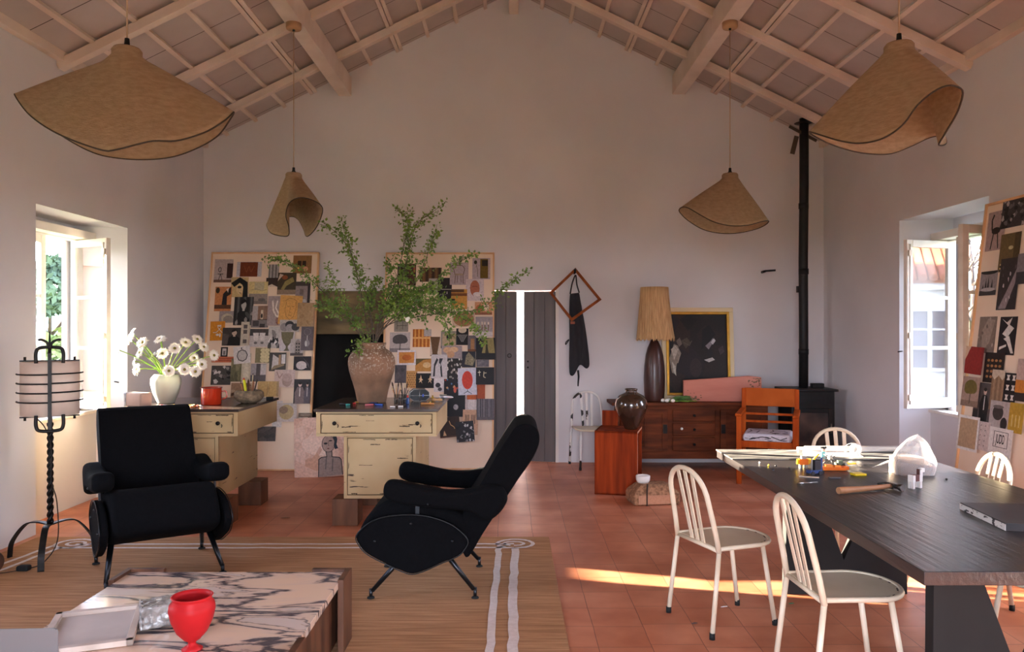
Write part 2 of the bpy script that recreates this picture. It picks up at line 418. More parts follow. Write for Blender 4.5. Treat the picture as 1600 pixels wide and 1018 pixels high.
# ---------------------------------------------------------------- windows
def leaf(parent, hinge, free, z0, z1, panes=3, mm=win_m, thick=.04, handle=True, muntin_z=None, st=.065):
    """a casement leaf from its hinge line to its free edge, seen from above"""
    h, f = Vector((*hinge,0)), Vector((*free,0)); d = (f-h); W = d.length; d.normalize(); n = Vector((-d.y, d.x, 0))
    M = Matrix((d, n, Vector((0,0,1)))).transposed()
    def bb(mb, x0, x1, za, zb, t=thick, off=0): mb.box(h+d*((x0+x1)/2)+Vector((0,0,(za+zb)/2))+n*off, (x1-x0, t, zb-za), 0, 0, M)
    fr = MB(); bb(fr,0,st,z0,z1); bb(fr,W-st,W,z0,z1); bb(fr,st,W-st,z0,z0+.09); bb(fr,st,W-st,z1-st,z1)
    H = z1-z0-.09-st
    for k in range(1, panes): zz = z0+.09+H*k/panes; bb(fr,st,W-st,zz-.014,zz+.014,thick*.8)
    lf = fr.build('casement', mm, parent, bevel=.004)
    g = MB(); g.quad(*[h+d*x_+Vector((0,0,z_)) for x_, z_ in ((st-.005,z0+.085),(W-st+.005,z0+.085),(W-st+.005,z1-st+.005),(st-.005,z1-st+.005))]); g.build('glass', pane_m, lf)
    if handle:
        cr = MB(); p = h+d*(W-.02)+n*0
        for sgn in (1,):
            q = h+d*(W-.022)-n*(thick/2+.012)*handle
            cr.tube([q+Vector((0,0,z0+.04)), q+Vector((0,0,z1-.04))], .007, 8)
            for zz in (z0+.1, (z0+z1)/2-.1, z1-.12): cr.box(q+Vector((0,0,zz)), (.03,.02,.05), 0, 0, M)
        cr.build('bolt', win_shaded, lf)
    return lf
def window(name, sg, n, xw, h1, f1, h2, f2, zt, flip):
    e = bpy.data.objects.new(name, None); COL.objects.link(e); struct(e)
    xo = xw+sg*.37; y0, y1 = n[2], n[3]
    fr = MB(); 
    fr.bx(xo-.035, xo+.035, y0-.03, y0+.05, .80, zt); fr.bx(xo-.035, xo+.035, y1-.05, y1+.03, .80, zt)
    fr.bx(xo-.035, xo+.035, y0-.03, y1+.03, zt-.08, zt); fr.bx(xo-.035, xo+.035, y0, y1, .80, .855)
    fr.bx(xo-sg*.16, xo-sg*.04, y0-.02, y1+.02, zt-.07, zt+.0)
    struct(fr.build('window_frame', win_m, e, bevel=.004))
    struct(MB().bx(xw+sg*.2, xo+sg*.12, y0-.04, y1+.04, .785, .812).build('window_sill', win_m, e, bevel=.004))
    l1 = leaf(e, h1, f1, .84, 2.34, handle=flip)
    l2 = leaf(e, h2, f2, .84, 2.34, mm=win_m if sg < 0 else win_shaded, handle=-flip)
    return e
window('window_1', -1, NL[-1], XL, (-3.965,6.945), (-3.50,6.68), (-3.955,5.99), (-3.955,6.50), 2.42, 1)
window('window_2', 1, NR[2], XR, (4.0,6.96), (3.50,6.82), (3.98,6.03), (3.40,5.81), 2.42, -1)
for (x, y, z, s, lb) in ((-3.70, 7.115, 1.06, -1, 'small iron hook on the far side of the left window niche'), (3.68, 7.175, 1.34, 1, 'small iron hook on the far side of the right window niche')):
    o = MB().tube([(x,y+.03,z),(x-s*.05,y-.02,z),(x-s*.08,y-.03,z-.004)], .006, 6).build('shutter_hook', iron); tag(o, lb, 'hook')

# ---------------------------------------------------------------- doors, fireplace
e = bpy.data.objects.new('door_1', None); COL.objects.link(e); struct(e)
def dleaf(hx, fx, hy, fy, nm, ring):
    h, f = Vector((hx,hy,0)), Vector((fx,fy,0)); d = f-h; W = d.length; d.normalize(); n = Vector((-d.y,d.x,0)); M = Matrix((d,n,Vector((0,0,1)))).transposed()
    mb = MB(); k = 3
    for i in range(k):
        a, c = W*i/k+.002, W*(i+1)/k-.002
        mb.box(h+d*((a+c)/2)+Vector((0,0,.995)), (c-a, .035, 1.985), 0, 0, M)
    mb.box(h+d*(W/2)+Vector((0,0,.995)), (W-.001, .02, 1.985), 0, 0, M)
    o = mb.build('door_leaf', grey_door, e, bevel=.004)
    s = -1 if n.y > 0 else 1
    if ring:
        c = h+d*(W-.07)+n*s*.03+Vector((0,0,1.24)); MB().tube([c+Vector((.022*math.cos(a),0,.022*math.sin(a))) for a in [2*PI*i/14 for i in range(14)]], .004, 6, closed=True).build('door_ring', iron, o)
    else:
        for zz in (1.17, 1.10): MB().ball(h+d*(W-.05)+n*s*.022+Vector((0,0,zz)), .011, 8, 6).build('door_knob', iron, o)
    return o
dleaf(DX0+.01, .052, YB+.04, YB+.04, 'l', True)
dleaf(DX1-.001, .152, YB+.02, YB+.10, 'r', False)
struct(MB().bx(.045, .068, YB+.02, YB+.075, .02, 1.985).build('door_astragal', grey_door, e))
struct(MB().bx(DX1, DX1+.035, YB-.012, YB+.02, 0, DZ+.03).build('trim_2', plaster_w))
fire = thing('fireplace', 'dark open fireplace under a stained wooden lintel, between the two leaning pinboards', 'fireplace', ((FX0+FX1)/2, YB, 0))
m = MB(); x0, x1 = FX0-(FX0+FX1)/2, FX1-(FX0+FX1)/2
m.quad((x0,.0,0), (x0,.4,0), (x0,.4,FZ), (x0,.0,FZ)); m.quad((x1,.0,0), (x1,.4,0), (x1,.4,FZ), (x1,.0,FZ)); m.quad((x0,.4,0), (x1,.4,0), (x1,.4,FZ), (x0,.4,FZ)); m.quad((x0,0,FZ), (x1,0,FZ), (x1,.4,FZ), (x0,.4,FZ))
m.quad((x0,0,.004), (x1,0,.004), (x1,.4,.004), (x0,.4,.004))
m.build('firebox', mat('firebox_black', (26,24,22), .9, c2=(34,30,28), scale=(4,4,4)), fire)  # recess lined in near-black throughout
MB().bx(x0, x1, -.03, .02, FZ-.01, 1.99).build('lintel', mat('stained_lintel', (128,106,68), .6, c2=(84,72,46), scale=(2,9,11), detail=6, bump=.1), fire, bevel=.004)

# ---------------------------------------------------------------- the outdoors
gm = mat('lawn', (92,104,62), .9, c2=(110,118,74), scale=(.25,.25,.25))
struct(MB().bx(-90, 90, -60, 110, -.5, -.31).build('ground', gm))
hm = mat('far_hill', (78,100,84), .9, c2=(96,116,84), scale=(.08,.08,.2))
m = MB()
rnd = random.Random(4)
def hill(c, rx, ry, h, name):
    n, k = 36, 8; vs = []; fs = []
    for i in range(k+1):
        t = i/k
        for j in range(n):
            a = 2*PI*j/n; w_ = 1+.08*math.sin(3*a)+.05*math.sin(7*a+1)
            vs.append((c[0]+rx*w_*(1-t)*math.cos(a), c[1]+ry*w_*(1-t)*math.sin(a), c[2]+h*math.sin(t*PI/2)**1.3))
    for i in range(k):
        for j in range(n): fs.append((i*n+j, i*n+(j+1)%n, (i+1)*n+(j+1)%n, (i+1)*n+j))
    return struct(MB().add(vs, fs, 0, True).build(name, hm))
hill((-72, 90, -.5), 46, 26, 5.5, 'hill')
def leafblob(mb, c, r, n, rnd, size=.25, sq=(1,1,.7)):
    for i in range(n):
        d = Vector((rnd.gauss(0,1), rnd.gauss(0,1), rnd.gauss(0,1))).normalized()*(r*rnd.uniform(.55,1))
        p = Vector(c)+Vector((d.x*sq[0], d.y*sq[1], d.z*sq[2]))
        a = Vector((rnd.gauss(0,1), rnd.gauss(0,1), rnd.gauss(0,1))).normalized()*size*rnd.uniform(.6,1.2); q = a.orthogonal().normalized()*size*.5
        mb.add([p-a, p+q, p+a, p-q], [(0,1,2,3)])
pine_m = mat('pine_foliage', (40,60,44), .8, c2=(62,80,48), scale=(.8,.8,.8))
bark_m = mat('tree_bark', (80,64,54), .9, c2=(58,46,40), scale=(4,4,1))
t = pine_t = thing('stone_pine_tree', 'umbrella-shaped pine on the lawn outside the left window', 'tree', (-18.0, 30.0, -.31))
mb = MB(); mb.tube([(0,0,0), (.1,0,1.2), (-.1,.1,2.2)], [.22,.17,.13], 8)
for k in range(6):
    a = 2*PI*k/6; mb.tube([(-.1,.1,2.0), (.8*math.cos(a),.8*math.sin(a),3.0), (1.6*math.cos(a),1.6*math.sin(a),3.7)], [.10,.06,.03], 6)
mb.build('trunk', bark_m, t)
mb = MB()
for (x, y, z, r) in ((0,0,4.4,1.7), (1.3,.3,3.9,1.1), (-1.3,-.2,3.8,1.1), (.2,-1.0,3.7,1.0), (.1,.2,5.4,1.0)): leafblob(mb, (x,y,z), r, 420, rnd, .26)
mb.build('foliage', pine_m, t)
t.scale = (.78,.78,.78)
for (x, y, h, lb) in ((-11.25, 19.0, 1.9, 'pale green bush below the pine outside the left window'),):
    t = thing('garden_bush', lb, 'bush', (x, y, -.31)); mb = MB(); leafblob(mb, (0,0,h*.5), h*.5, 600, rnd, .13, (.6,.6,1)); mb.build('foliage', mat('bush_foliage', (104,112,58), .8, c2=(72,90,42), scale=(3,3,3)), t)
    MB().tube([(0,0,0),(0,0,h*.5)], .05, 6).build('stem', bark_m, t)
# farmhouse mirrored in the left casement
t = thing('pink_farmhouse_outside', 'dusty pink house mirrored in the open left casement', 'house', (-26, 1.5, -.31))
pk = mat('pink_render', (196,150,132), .9, c2=(176,130,114), scale=(.6,.6,.6)); tilem = mat('roof_tiles', (206,128,92), .8, c2=(168,98,72), scale=(3,3,3))
MB().bx(-3,3,-5,5,0,3.8).build('walls', pk, t)
MB().prism([(-3.3,3.8),(3.3,3.8),(0,5.2)], -5.3, 5.3).build('roof', tilem, t)
MB().bx(-.4,.4,-.5,.3,4.6,6.2).build('chimney', pk, t)
# cottage mirrored in the right casement, its roof catching the low sun
hx = thing('cottage_outside', 'white cottage with a sunlit clay-tile roof, mirrored in the open right casement', 'cottage', (11.8, .96, -.31), math.atan2(.806, .591))
cw = mat('cottage_white', (238,236,240), .9)
MB().bx(-3.2, 3.2, -4.0, 0, 0, 2.9).build('walls', cw, hx)
# local +y faces the room; roof slopes up away from it
mb = MB(); rows = 22
ang = math.atan2(2.0, 4.2)
for i in range(-18, 19):
    x = i*.19
    mb.tube([(x,.28,2.90), (x,-2.1,2.90+2.38*.52), (x,-4.4,2.90+4.68*.52)], [.085,.085,.085], 8, cap=True)
mb.add([(-3.5,.2,2.86), (3.5,.2,2.86), (3.5,-4.4,5.25), (-3.5,-4.4,5.25), (-3.5,.2,2.80), (3.5,.2,2.80), (3.5,-4.4,5.18), (-3.5,-4.4,5.18)], [(0,1,2,3),(4,7,6,5),(0,4,5,1),(1,5,6,2),(2,6,7,3),(3,7,4,0)])
mb.build('roof', tilem, hx)
mb = MB(); mb.bx(-3.2, 3.2, 0, .14, 2.66, 2.82); mb.build('cornice', cw, hx)
WX = 1.10
fr_ = MB()
for x0, x1, z0, z1 in ((WX-.48,WX-.40,1.0,2.3), (WX+.40,WX+.48,1.0,2.3), (WX-.04,WX+.04,1.0,2.3), (WX-.48,WX+.48,1.0,1.07), (WX-.48,WX+.48,2.23,2.3), (WX-.48,WX+.48,1.44,1.48), (WX-.48,WX+.48,1.84,1.88)): fr_.bx(x0,x1,.0,.05,z0,z1)
wf = fr_.build('window', cw, hx); MB().bx(WX-.42,WX+.42,.004,.02,1.04,2.27).build('pane', mat('dim_pane', (82,82,92), .2), wf)
mb = MB(); mb.tube([(WX-.75,.12,0),(WX-.75,.12,2.5)], .09, 10); mb.build('downpipe', cw, hx)
# bare tree and shrubs outside the right window
t = thing('bare_tree', 'bare-branched tree seen through the right window beside the pinboard', 'tree', (11.2, 19.0, -.31)); mb = MB()
def branch(p, d, L_, r, dep):
    q = p+d*L_; mb.tube([p, (p+q)/2+Vector((rnd.uniform(-.06,.06),rnd.uniform(-.06,.06),0))*L_, q], [r, r*.8, r*.6], 5)
    if dep == 0: return
    for k in range(3):
        nd = (d+Vector((rnd.uniform(-.8,.8), rnd.uniform(-.8,.8), rnd.uniform(-.35,.5)))).normalized()
        branch(q if k < 2 else p+d*L_*.6, nd, L_*rnd.uniform(.62,.85), r*.6, dep-1)
branch(Vector((0,0,0)), Vector((0,0,1)), 1.6, .13, 5)
mb.build('branches', bark_m, t)
for (x, y, s) in ((10.2, 15.4, 1.0),):
    t = thing('yellow_green_bush', 'yellow-green bush outside the right window', 'bush', (x, y, -.31)); mb = MB(); leafblob(mb, (0,0,.9), 1.1, 900, rnd, .12); mb.build('foliage', mat('yellow_foliage', (150,154,56), .8, c2=(92,118,44), scale=(3,3,3)), t)
    MB().tube([(0,0,0),(0,0,.8)], .06, 6).build('stem', bark_m, t)
# ================================================================ pendant lamps
shade_m = mat('felted_fibre', (172,146,118), .85, c2=(152,126,98), scale=(24,24,70), detail=8, bump=.4, bscale=(60,60,160), sub=0)
N, L, b = nodes(shade_m); 
# thin fibre lets a little daylight through
o_ = N['Material Output']; tl = N.new('ShaderNodeBsdfTranslucent'); tl.inputs[0].default_value = (*lin((226,180,130)),1); ms = N.new('ShaderNodeMixShader'); ms.inputs[0].default_value = .16
L.new(b.outputs[0], ms.inputs[1]); L.new(tl.outputs[0], ms.inputs[2]); L.new(ms.outputs[0], o_.inputs[0])
piping_m = mat('dark_piping', (60,46,34), .8)
cord_m = mat('flex_cord', (176,150,124), .7)
def rimp(*pts): return [at(*p) for p in pts]
def pendant(label, loc, rim_px, drop, bulge=.008, rose=None, th0=None, power=1.0):
    """a felt cone hung from its neck; its free edge runs through points measured in the room"""
    e = thing('pendant_lamp', label, 'lamp', loc, 0, 'felt pendant lamps')
    C = Vector(loc); ctl = [p-C for p in rimp(*rim_px)]
    # evenly spaced samples of the closed edge
    dense = []; kk = len(ctl)
    for i in range(kk):
        a, b_, c, d = ctl[i-1], ctl[i], ctl[(i+1) % kk], ctl[(i+2) % kk]
        for q in range(24):
            t = q/24; dense.append(.5*((2*b_)+(c-a)*t+(2*a-5*b_+4*c-d)*t*t+(3*b_-a-3*c+d)*t**3))
    L_ = [0]
    for i in range(len(dense)): L_.append(L_[-1]+(dense[(i+1) % len(dense)]-dense[i]).length)
    n, k = 120, 18; rim = []; j = 0
    for i in range(n):
        tgt = L_[-1]*i/n
        while L_[j+1] < tgt: j += 1
        t = (tgt-L_[j])/max(L_[j+1]-L_[j], 1e-9); rim.append(dense[j].lerp(dense[(j+1) % len(dense)], t))
    a0 = math.atan2(rim[0].y, rim[0].x) if th0 is None else th0
    vs = []
    for r, z in ((.018,0), (.060,-.003), (.068,-.014), (.068,-.04)):
        for i in range(n):
            th = a0+2*PI*i/n; vs.append(Vector((r*math.cos(th), r*math.sin(th), z)))
    for q in range(1, k+1):
        t = q/k
        for i in range(n):
            th = a0+2*PI*i/n; p0 = Vector((.076*math.cos(th), .076*math.sin(th), -.052)); p = p0.lerp(rim[i], t**power)
            out = Vector((rim[i].x, rim[i].y, 0)); p += (out.normalized() if out.length > 1e-6 else out)*bulge*math.sin(PI*t)*.5+Vector((0,0,bulge*.35*math.sin(PI*t)))
            vs.append(p)
    rows = k+4; fs = [(i*n+j_, i*n+(j_+1)%n, (i+1)*n+(j_+1)%n, (i+1)*n+j_) for i in range(rows-1) for j_ in range(n)]
    s = MB().add(vs, fs, 0, True).build('shade', shade_m, e)
    so = s.modifiers.new('thick', 'SOLIDIFY'); so.thickness = .006; so.offset = 0
    MB().tube(rim, .0045, 6, closed=True).build('rim_piping', piping_m, s)
    MB().lathe([(0,.05), (.011,.05), (.013,.02), (.02,.012), (.02,-.004), (0,-.004)], n=14).build('cord_grip', rubber, e)
    MB().tube([(0,0,.05), (0,0,drop)], .0042, 6).build('cord', cord_m, e)
    MB().ball((0,0,-.13), .035, 12, 8).build('bulb', mat('opal_bulb', (225,215,195), .3), e)
    if rose:
        MB().lathe([(0,0), (.062,0), (.068,.012), (.068,.052), (0,.052)], (0,0,drop), 24).build('ceiling_rose', mat('wood_rose', (176,140,104), .6), e)
        MB().ball((0,0,drop-.008), .012, 8, 6).build('rose_grip', rubber, e)
    return e
zb = lambda x: roof(x)-.25
FLR = [(23,147,3.86),(46,179,3.76),(92,209.5,3.66),(158,234,3.6),(184,233,3.59),(214,225.5,3.59),(240,220,3.59),(276,219.7,3.62),(319,207,3.70),(350,189,3.78),(365,175,3.86),(361,184,3.94),(340,212,4.04),(306,232,4.10),(268,245,4.13),(225,249,4.13),(179,246,4.10),(143,237,4.06),(100,214,4.0),(52,180,3.95)]
FRR = [(1265,206,4.02),(1313,220,3.84),(1346,223.6,3.72),(1381,215.5,3.64),(1411,194.5,3.60),(1433,165,3.57),(1459,143,3.55),(1482,133.5,3.54),(1501,138,3.56),(1504,150,3.60),(1495,177,3.68),(1477,208,3.80),(1467,226,3.90),(1478,224,4.02),(1474,212,4.10),(1452,215,4.16),(1424,228,4.20),(1390,240,4.22),(1350,239,4.20),(1315,231,4.15),(1285,219,4.09)]
RLR = [(441,368.6,6.74),(451,367,6.68),(451,353,6.60),(446.6,336,6.55),(452,317,6.50),(468,308.5,6.48),(487,312,6.50),(501,320,6.55),(504,330,6.60),(498,348,6.70),(489,362,6.79),(479,369,6.88),(474,357,7.02),(466,343,7.12),(455,338,7.18),(436,343,7.14),(420,346,7.03),(417,353,6.93),(424,364,6.84)]
RRR = [(1061,328,6.62),(1066,323.5,6.56),(1076,325,6.53),(1095,336,6.50),(1117,347,6.50),(1143,352.6,6.52),(1169,351.5,6.58),(1190,346,6.68),(1201,345,6.80),(1196,351,6.92),(1180,358,7.02),(1151,364,7.08),(1124,364,7.06),(1098,358,6.98),(1076,345,6.84),(1065,335,6.72)]
pl = [('large brown felt pendant spreading wide above the armchair by the floor lamp', (-1.93,3.86,2.953), FLR, None),
      ('felt pendant whose edge lifts in a narrow rolled arch beside the stovepipe', (1.96,3.88,2.985), FRR, None),
      ('narrow folded felt pendant hanging over the pinboard by the corner', (-1.93,6.82,2.93), RLR, 1),
      ('pale felt pendant hanging above the gold-framed painting', (1.95,6.84,2.93), RRR, 1)]
for (lb, loc, rim_, rose) in pl:
    pendant(lb, loc, rim_, (zb(loc[0])-.052 if rose else zb(loc[0]))-loc[2], rose=rose)

# ================================================================ desks
cream = mat('chipped_cream_paint', (192,168,126), .6, c2=(182,156,112), scale=(3,3,3))
N, L, b = nodes(cream)
# worn marks where the paint has come off, stretched along the boards
tc = N.new('ShaderNodeTexCoord'); mp = N.new('ShaderNodeMapping'); mp.inputs['Scale'].default_value = (4.5,4.5,42); no = N.new('ShaderNodeTexNoise'); no.inputs['Scale'].default_value = 1; no.inputs['Detail'].default_value = 5
mp.inputs['Location'].default_value = (3.3,1.1,.4)
rp = N.new('ShaderNodeValToRGB'); rp.color_ramp.elements[0].position = .675; rp.color_ramp.elements[1].position = .69
rp.color_ramp.elements[0].color = (0,0,0,1); rp.color_ramp.elements[1].color = (1,1,1,1)
mxn = N.new('ShaderNodeMixRGB'); mxn.inputs[2].default_value = (*lin((64,44,30)),1); src = b.inputs['Base Color'].links[0].from_socket
L.new(tc.outputs['Object'], mp.inputs[0]); L.new(mp.outputs[0], no.inputs['Vector']); L.new(no.outputs['Fac'], rp.inputs[0]); L.new(rp.outputs[0], mxn.inputs[0]); L.new(src, mxn.inputs[1]); L.new(mxn.outputs[0], b.inputs['Base Color'])
gap_m = mat('bare_chip_and_gap', (54,38,26), .8)
def make_desk(label, loc, seed):
    rk = random.Random(seed)
    def chips(par, x0, x1, z0, z1, y, n):
        mb = MB()
        for k in range(n):
            edge = rk.random() < .5; l = rk.uniform(.015,.055); t = rk.uniform(.0015,.0045)
            cx_ = rk.uniform(x0+l, x1-l); cz_ = rk.choice((z0+.004, z1-.005)) if edge else rk.uniform(z0+.02, z1-.02)
            up = [(cx_-l+2*l*i/7, cz_+t*rk.uniform(.3,1.3)) for i in range(8)]; dn = [(x, cz_-t*rk.uniform(.3,1.3)) for x, _ in reversed(up)]
            mb.add([(x, y, z) for x, z in up+dn], [tuple(range(16))])
        for xx in (x0+.004, x1-.004):
            for k in range(2):
                h_ = rk.uniform(.01,.04); zc = rk.uniform(z0+h_, z1-h_); mb.add([(xx-.003,y,zc-h_),(xx+.002,y,zc-h_*.5),(xx+.004,y,zc+h_*.3),(xx,y,zc+h_)], [(0,1,2,3)])
        mb.build('paint_chips', gap_m, par, fix=False)
    e = thing('writing_desk', label, 'desk', loc, 0, 'chipped cream desks')
    W, D = .968, 1.05; z0, zt = .211, .92            # local: x centre, y 0 = front edge
    h = W/2
    MB().bx(-h, h, 0, D, zt-.022, zt).build('desk_top', dark_slab, e, bevel=.002)
    mb = MB(); y0 = .02
    mb.bx(-h+.012, h-.012, y0+.02, D-.02, .705, zt-.022)
    # front rails around the drawer
    mb.bx(-h+.012, h-.012, y0, y0+.03, .705, .728); mb.bx(-h+.012, h-.012, y0, y0+.03, .883, .898); mb.bx(-h+.012, -h+.045, y0, y0+.03, .728, .883); mb.bx(h-.045, h-.012, y0, y0+.03, .728, .883)
    mb.build('drawer_case', cream, e, bevel=.002)
    MB().bx(-h+.044, h-.044, y0+.012, y0+.019, .727, .884).build('dark_gap', gap_m, e)  # dark strip filling the gap around the drawer
    d = MB().bx(-h+.051, h-.051, y0+.002, y0+.4, .733, .877).build('drawer', cream, e, bevel=.003)
    for s in (-1, 1):
        MB().lathe([(0,0),(.008,0),(.008,.014),(.016,.018),(.016,.03),(0,.032)], n=10).build('knob', iron, d, loc=(s*(h-.16), y0+.002, .81), rot=(R(90),0,0))
        if s > 0 or True: MB().tube([(s*(h-.16)+.02,y0-.0,.80),(s*(h-.16)+.026,y0-.001,.788),(s*(h-.16)+.02,y0-.0,.775)], .0035, 5).build('key_plate', iron, d)
    chips(d, -h+.053, h-.053, .735, .875, y0+.0012, 9)
    px0, px1 = -.262, .308
    mb = MB(); mb.bx(px0, px1, .05+.02, D-.06, z0, .705)
    mb.bx(px0, px0+.026, .05, .08, z0, .705); mb.bx(px1-.026, px1, .05, .08, z0, .705); mb.bx(px0+.026, px1-.026, .05, .08, z0, z0+.026); mb.bx(px0+.026, px1-.026, .05, .08, .69, .705)
    mb.build('pedestal', cream, e, bevel=.002)
    MB().bx(px0+.025, px1-.025, .063, .068, z0+.025, .692).build('dark_gap', gap_m, e)  # dark strip filling the gap around the door
    MB().bx(px0+.031, px1-.031, .052, .074, z0+.032, .685).build('door', cream, e, bevel=.003)
    chips(kids(e)[-1] if False else e, px0+.034, px1-.034, z0+.035, .682, .0512, 10)
    return e
DESK_L, DESK_R = (-2.615, 6.0, 0), (-1.056, 6.0, 0)
d1 = make_desk('chipped cream desk under the daisies, behind the armchair beside the floor lamp', DESK_L, 3)
d2 = make_desk('chipped cream desk under the big clay jar of leafy branches', DESK_R, 8)
nm = {0: 'front', 1: 'rear'}
blk = None
for (dx, lab) in ((DESK_L, 'left desk'), (DESK_R, 'desk with the clay jar')):
    for (x, y, w_) in ((-.25, .14, 'front left'), (.30, .14, 'front right'), (-.22, .84, 'rear left'), (.32, .84, 'rear right')):
        o = MB().box((0,0,.1045), (.2,.2,.209)).build('wooden_block', block_w, bevel=.003)
        o.location = (dx[0]+x, dx[1]+y, 0)
        tag(o, 'square timber block under the %s corner of the %s' % (w_, 'desk with the daisies' if lab == 'left desk' else lab), 'wood block', 'timber blocks raising the desks')

# ================================================================ black reclining armchairs
def A2(pts): return [(((657-u)/276), 1.54-(v-515)/276) for u, v in pts]   # outline measured on the side-on chair: x forward, z up
def make_armchair(label, loc, rz):
    e = thing('recliner_armchair', label, 'armchair', loc, rz, 'black velvet recliners')
    panel = smooth2(A2([(556,838),(575,819),(599,809.5),(628,806),(658,807),(687,814),(711,826),(729,845),(724,860),(712,871),(687,881.5),(664,892),(643,898),(625,893),(599,881),(573,867),(560,853)]), 4)
    cushion = smooth2(A2([(557,838),(566,818),(582,800),(606,786),(640,790),(680,798),(722,812),(724,850),(690,868),(640,880),(590,866),(563,852)]), 4)
    seat = MB().prism(cushion, -.27, .27, smooth=True).build('seat', black_fab, e, bevel=.03, seg=3)
    trim_m = mat('satin_trim', (16,16,18), .4, .2)
    for s in (-1, 1):
        p = MB().prism(panel, s*.285, s*.325, smooth=True).build('side_panel', black_fab, e, bevel=.012, seg=3)
        MB().tube([(x*1.002, s*.327, (z-.32)*1.002+.32) for x, z in panel], .0035, 5, closed=True).build('edge_trim', trim_m, p)
        mb = MB()
        for x, z in A2([(641,819.5),(584.5,846.5),(705,846.5)]): mb.ball((x, s*.327, z), .007, 8, 5)
        mb.build('bolts', gunmetal, p)
        arm = smooth2(A2([(597.5,769),(601,757),(612,753),(637,757),(664,763.5),(693,768.5),(722,768),(746,763.5),(768,760.5),(782,764),(790,775),(789,788),(776,806),(757,816),(736,803),(716,799),(693,797.5),(664,795),(637,791),(610,785),(600,778)]), 4)
        a = MB().prism(arm, s*.24, s*.35, smooth=True).build('armrest', black_fab, e, bevel=.035, seg=4)
        MB().ball((A2([(668,788)])[0][0], s*.35, A2([(668,788)])[0][1]), .007, 8, 5).build('bolt', gunmetal, a)
        st = A2([(650,790),(650,812)]); MB().bar((st[0][0], s*.3, st[0][1]), (st[1][0], s*.3, st[1][1]), .022, .01).build('strut', gunmetal, e)
    back = smooth2(A2([(799,677),(808,669.5),(820,667),(833,671),(840.5,682),(840,700),(829,724),(806,757),(780,797),(752,840),(730,876),(721,871),(716,850),(716,826),(724,800),(748,762),(774,716)]), 4)
    MB().prism(back, -.262, .262, smooth=True).build('backrest', black_fab, e, bevel=.035, seg=4)
    for s in (-1, 1):
        for (top, kn, ft) in ((A2([(633,868)])[0], A2([(579,927)])[0], .05), (A2([(680,856)])[0], A2([(738,925)])[0], .05)):
            y0, y1 = s*.245, s*.29
            mb = MB(); mb.tube([(top[0], y0, top[1]), (kn[0], y1, kn[1])], [.017,.012], 10)
            mb.tube([(kn[0]+(.008 if kn[0] > 0 else -.008), y1, kn[1]+.012), (kn[0]+(.008 if kn[0] > 0 else -.008), y1, .006)], .010, 10)
            lg = mb.build('leg', gunmetal, e)
            MB().lathe([(0,0),(.022,0),(.02,.006),(.008,.012),(0,.012)], (kn[0]+(.008 if kn[0] > 0 else -.008), y1, .0065), 14).build('foot', rubber, lg)
    return e
a2 = make_armchair('black velvet recliner seen side-on, facing the window wall, beside the white rug stripes', (-.505, 4.65, .013), PI)
a1 = dup_at(a2, (-2.25, 4.90, .013), R(-57), 'black velvet recliner seen from the front, beside the iron floor lamp')

a1.scale = (1.07, 1.12, 1.0)
# ================================================================ floor lamp
LAMP_PARTS = []
fl = thing('floor_lamp', 'wrought iron floor lamp with a ringed drum shade by the left window', 'lamp', (-3.06, 5.10, 0))
mb = MB(); 
mb.tube([(0,0,.25), (0,0,1.0)], .013, 8)
for k in range(2): mb.tube([(.011*math.cos(a+k*PI), .011*math.sin(a+k*PI), .26+.66*i/60) for i, a in [(i, i*.75) for i in range(61)]], .011, 6)
mb.build('twisted_pole', iron, fl)
for (fx, fy) in ((.09,-.25), (.17,.23), (-.31,.06)):
    d = Vector((fx, fy, 0)); L_ = d.length; d.normalize()
    pts = smoothed([(0,0,.25), d*.10+Vector((0,0,.262)), d*(L_*.62)+Vector((0,0,.235)), d*(L_*.93)+Vector((0,0,.12)), d*(L_*.99)+Vector((0,0,.028)), d*L_+Vector((0,0,.008)), d*(L_+.045)+Vector((0,0,.006))], 6)
    mb = MB()
    sd = Vector((-d.y, d.x, 0))
    vs = []
    for i, p in enumerate(pts):
        t = (pts[min(i+1,len(pts)-1)]-pts[max(i-1,0)]).normalized(); nn = sd.cross(t).normalized()
        for (aa, bb_) in ((-1,-1),(1,-1),(1,1),(-1,1)): vs.append(p+sd*aa*.019+nn*bb_*.004)
    fs = [(4*i+j, 4*i+(j+1)%4, 4*i+4+(j+1)%4, 4*i+4+j) for i in range(len(pts)-1) for j in range(4)]+[(0,1,2,3), (4*len(pts)-4,4*len(pts)-3,4*len(pts)-2,4*len(pts)-1)]
    mb.add(vs, fs).build('leg', iron, fl)
mb = MB()
for (zz, up) in ((.99, -1), (1.325, 1)):
    pts = smoothed([(-.075,-.165,zz), (-.075,-.165,zz+up*.07), (-.05,-.165,zz+up*.10), (.05,-.165,zz+up*.10), (.075,-.165,zz+up*.07), (.075,-.165,zz)], 6)
    mb.tube(pts, .011, 8)
mb.bar((0,-.190,.90), (0,-.190,1.40), .022, .012, up=(0,1,0)); mb.bar((0,-.19,.905), (0,0,.90), .016, .016); mb.bar((0,-.165,1.425), (0,-.19,1.40), .016, .02)
mb.bar((-.17,-.06,1.338),(.17,-.06,1.338),.012,.008); mb.bar((0,-.19,1.338),(0,.17,1.338),.012,.008); mb.bar((0,-.19,.972),(0,.17,.972),.012,.008); mb.bar((-.17,-.06,.972),(.17,-.06,.972),.012,.008)
mb.bar((0,0,.90),(0,0,.98),.016,.016)
for x in (-.14,.14):
    for z in (.962,1.352): mb.tube([(x,-.06,z-.012),(x,-.06,z+.012)], .008, 8)
mb.build('shade_bracket', iron, fl).rotation_euler = (0,0,R(30))
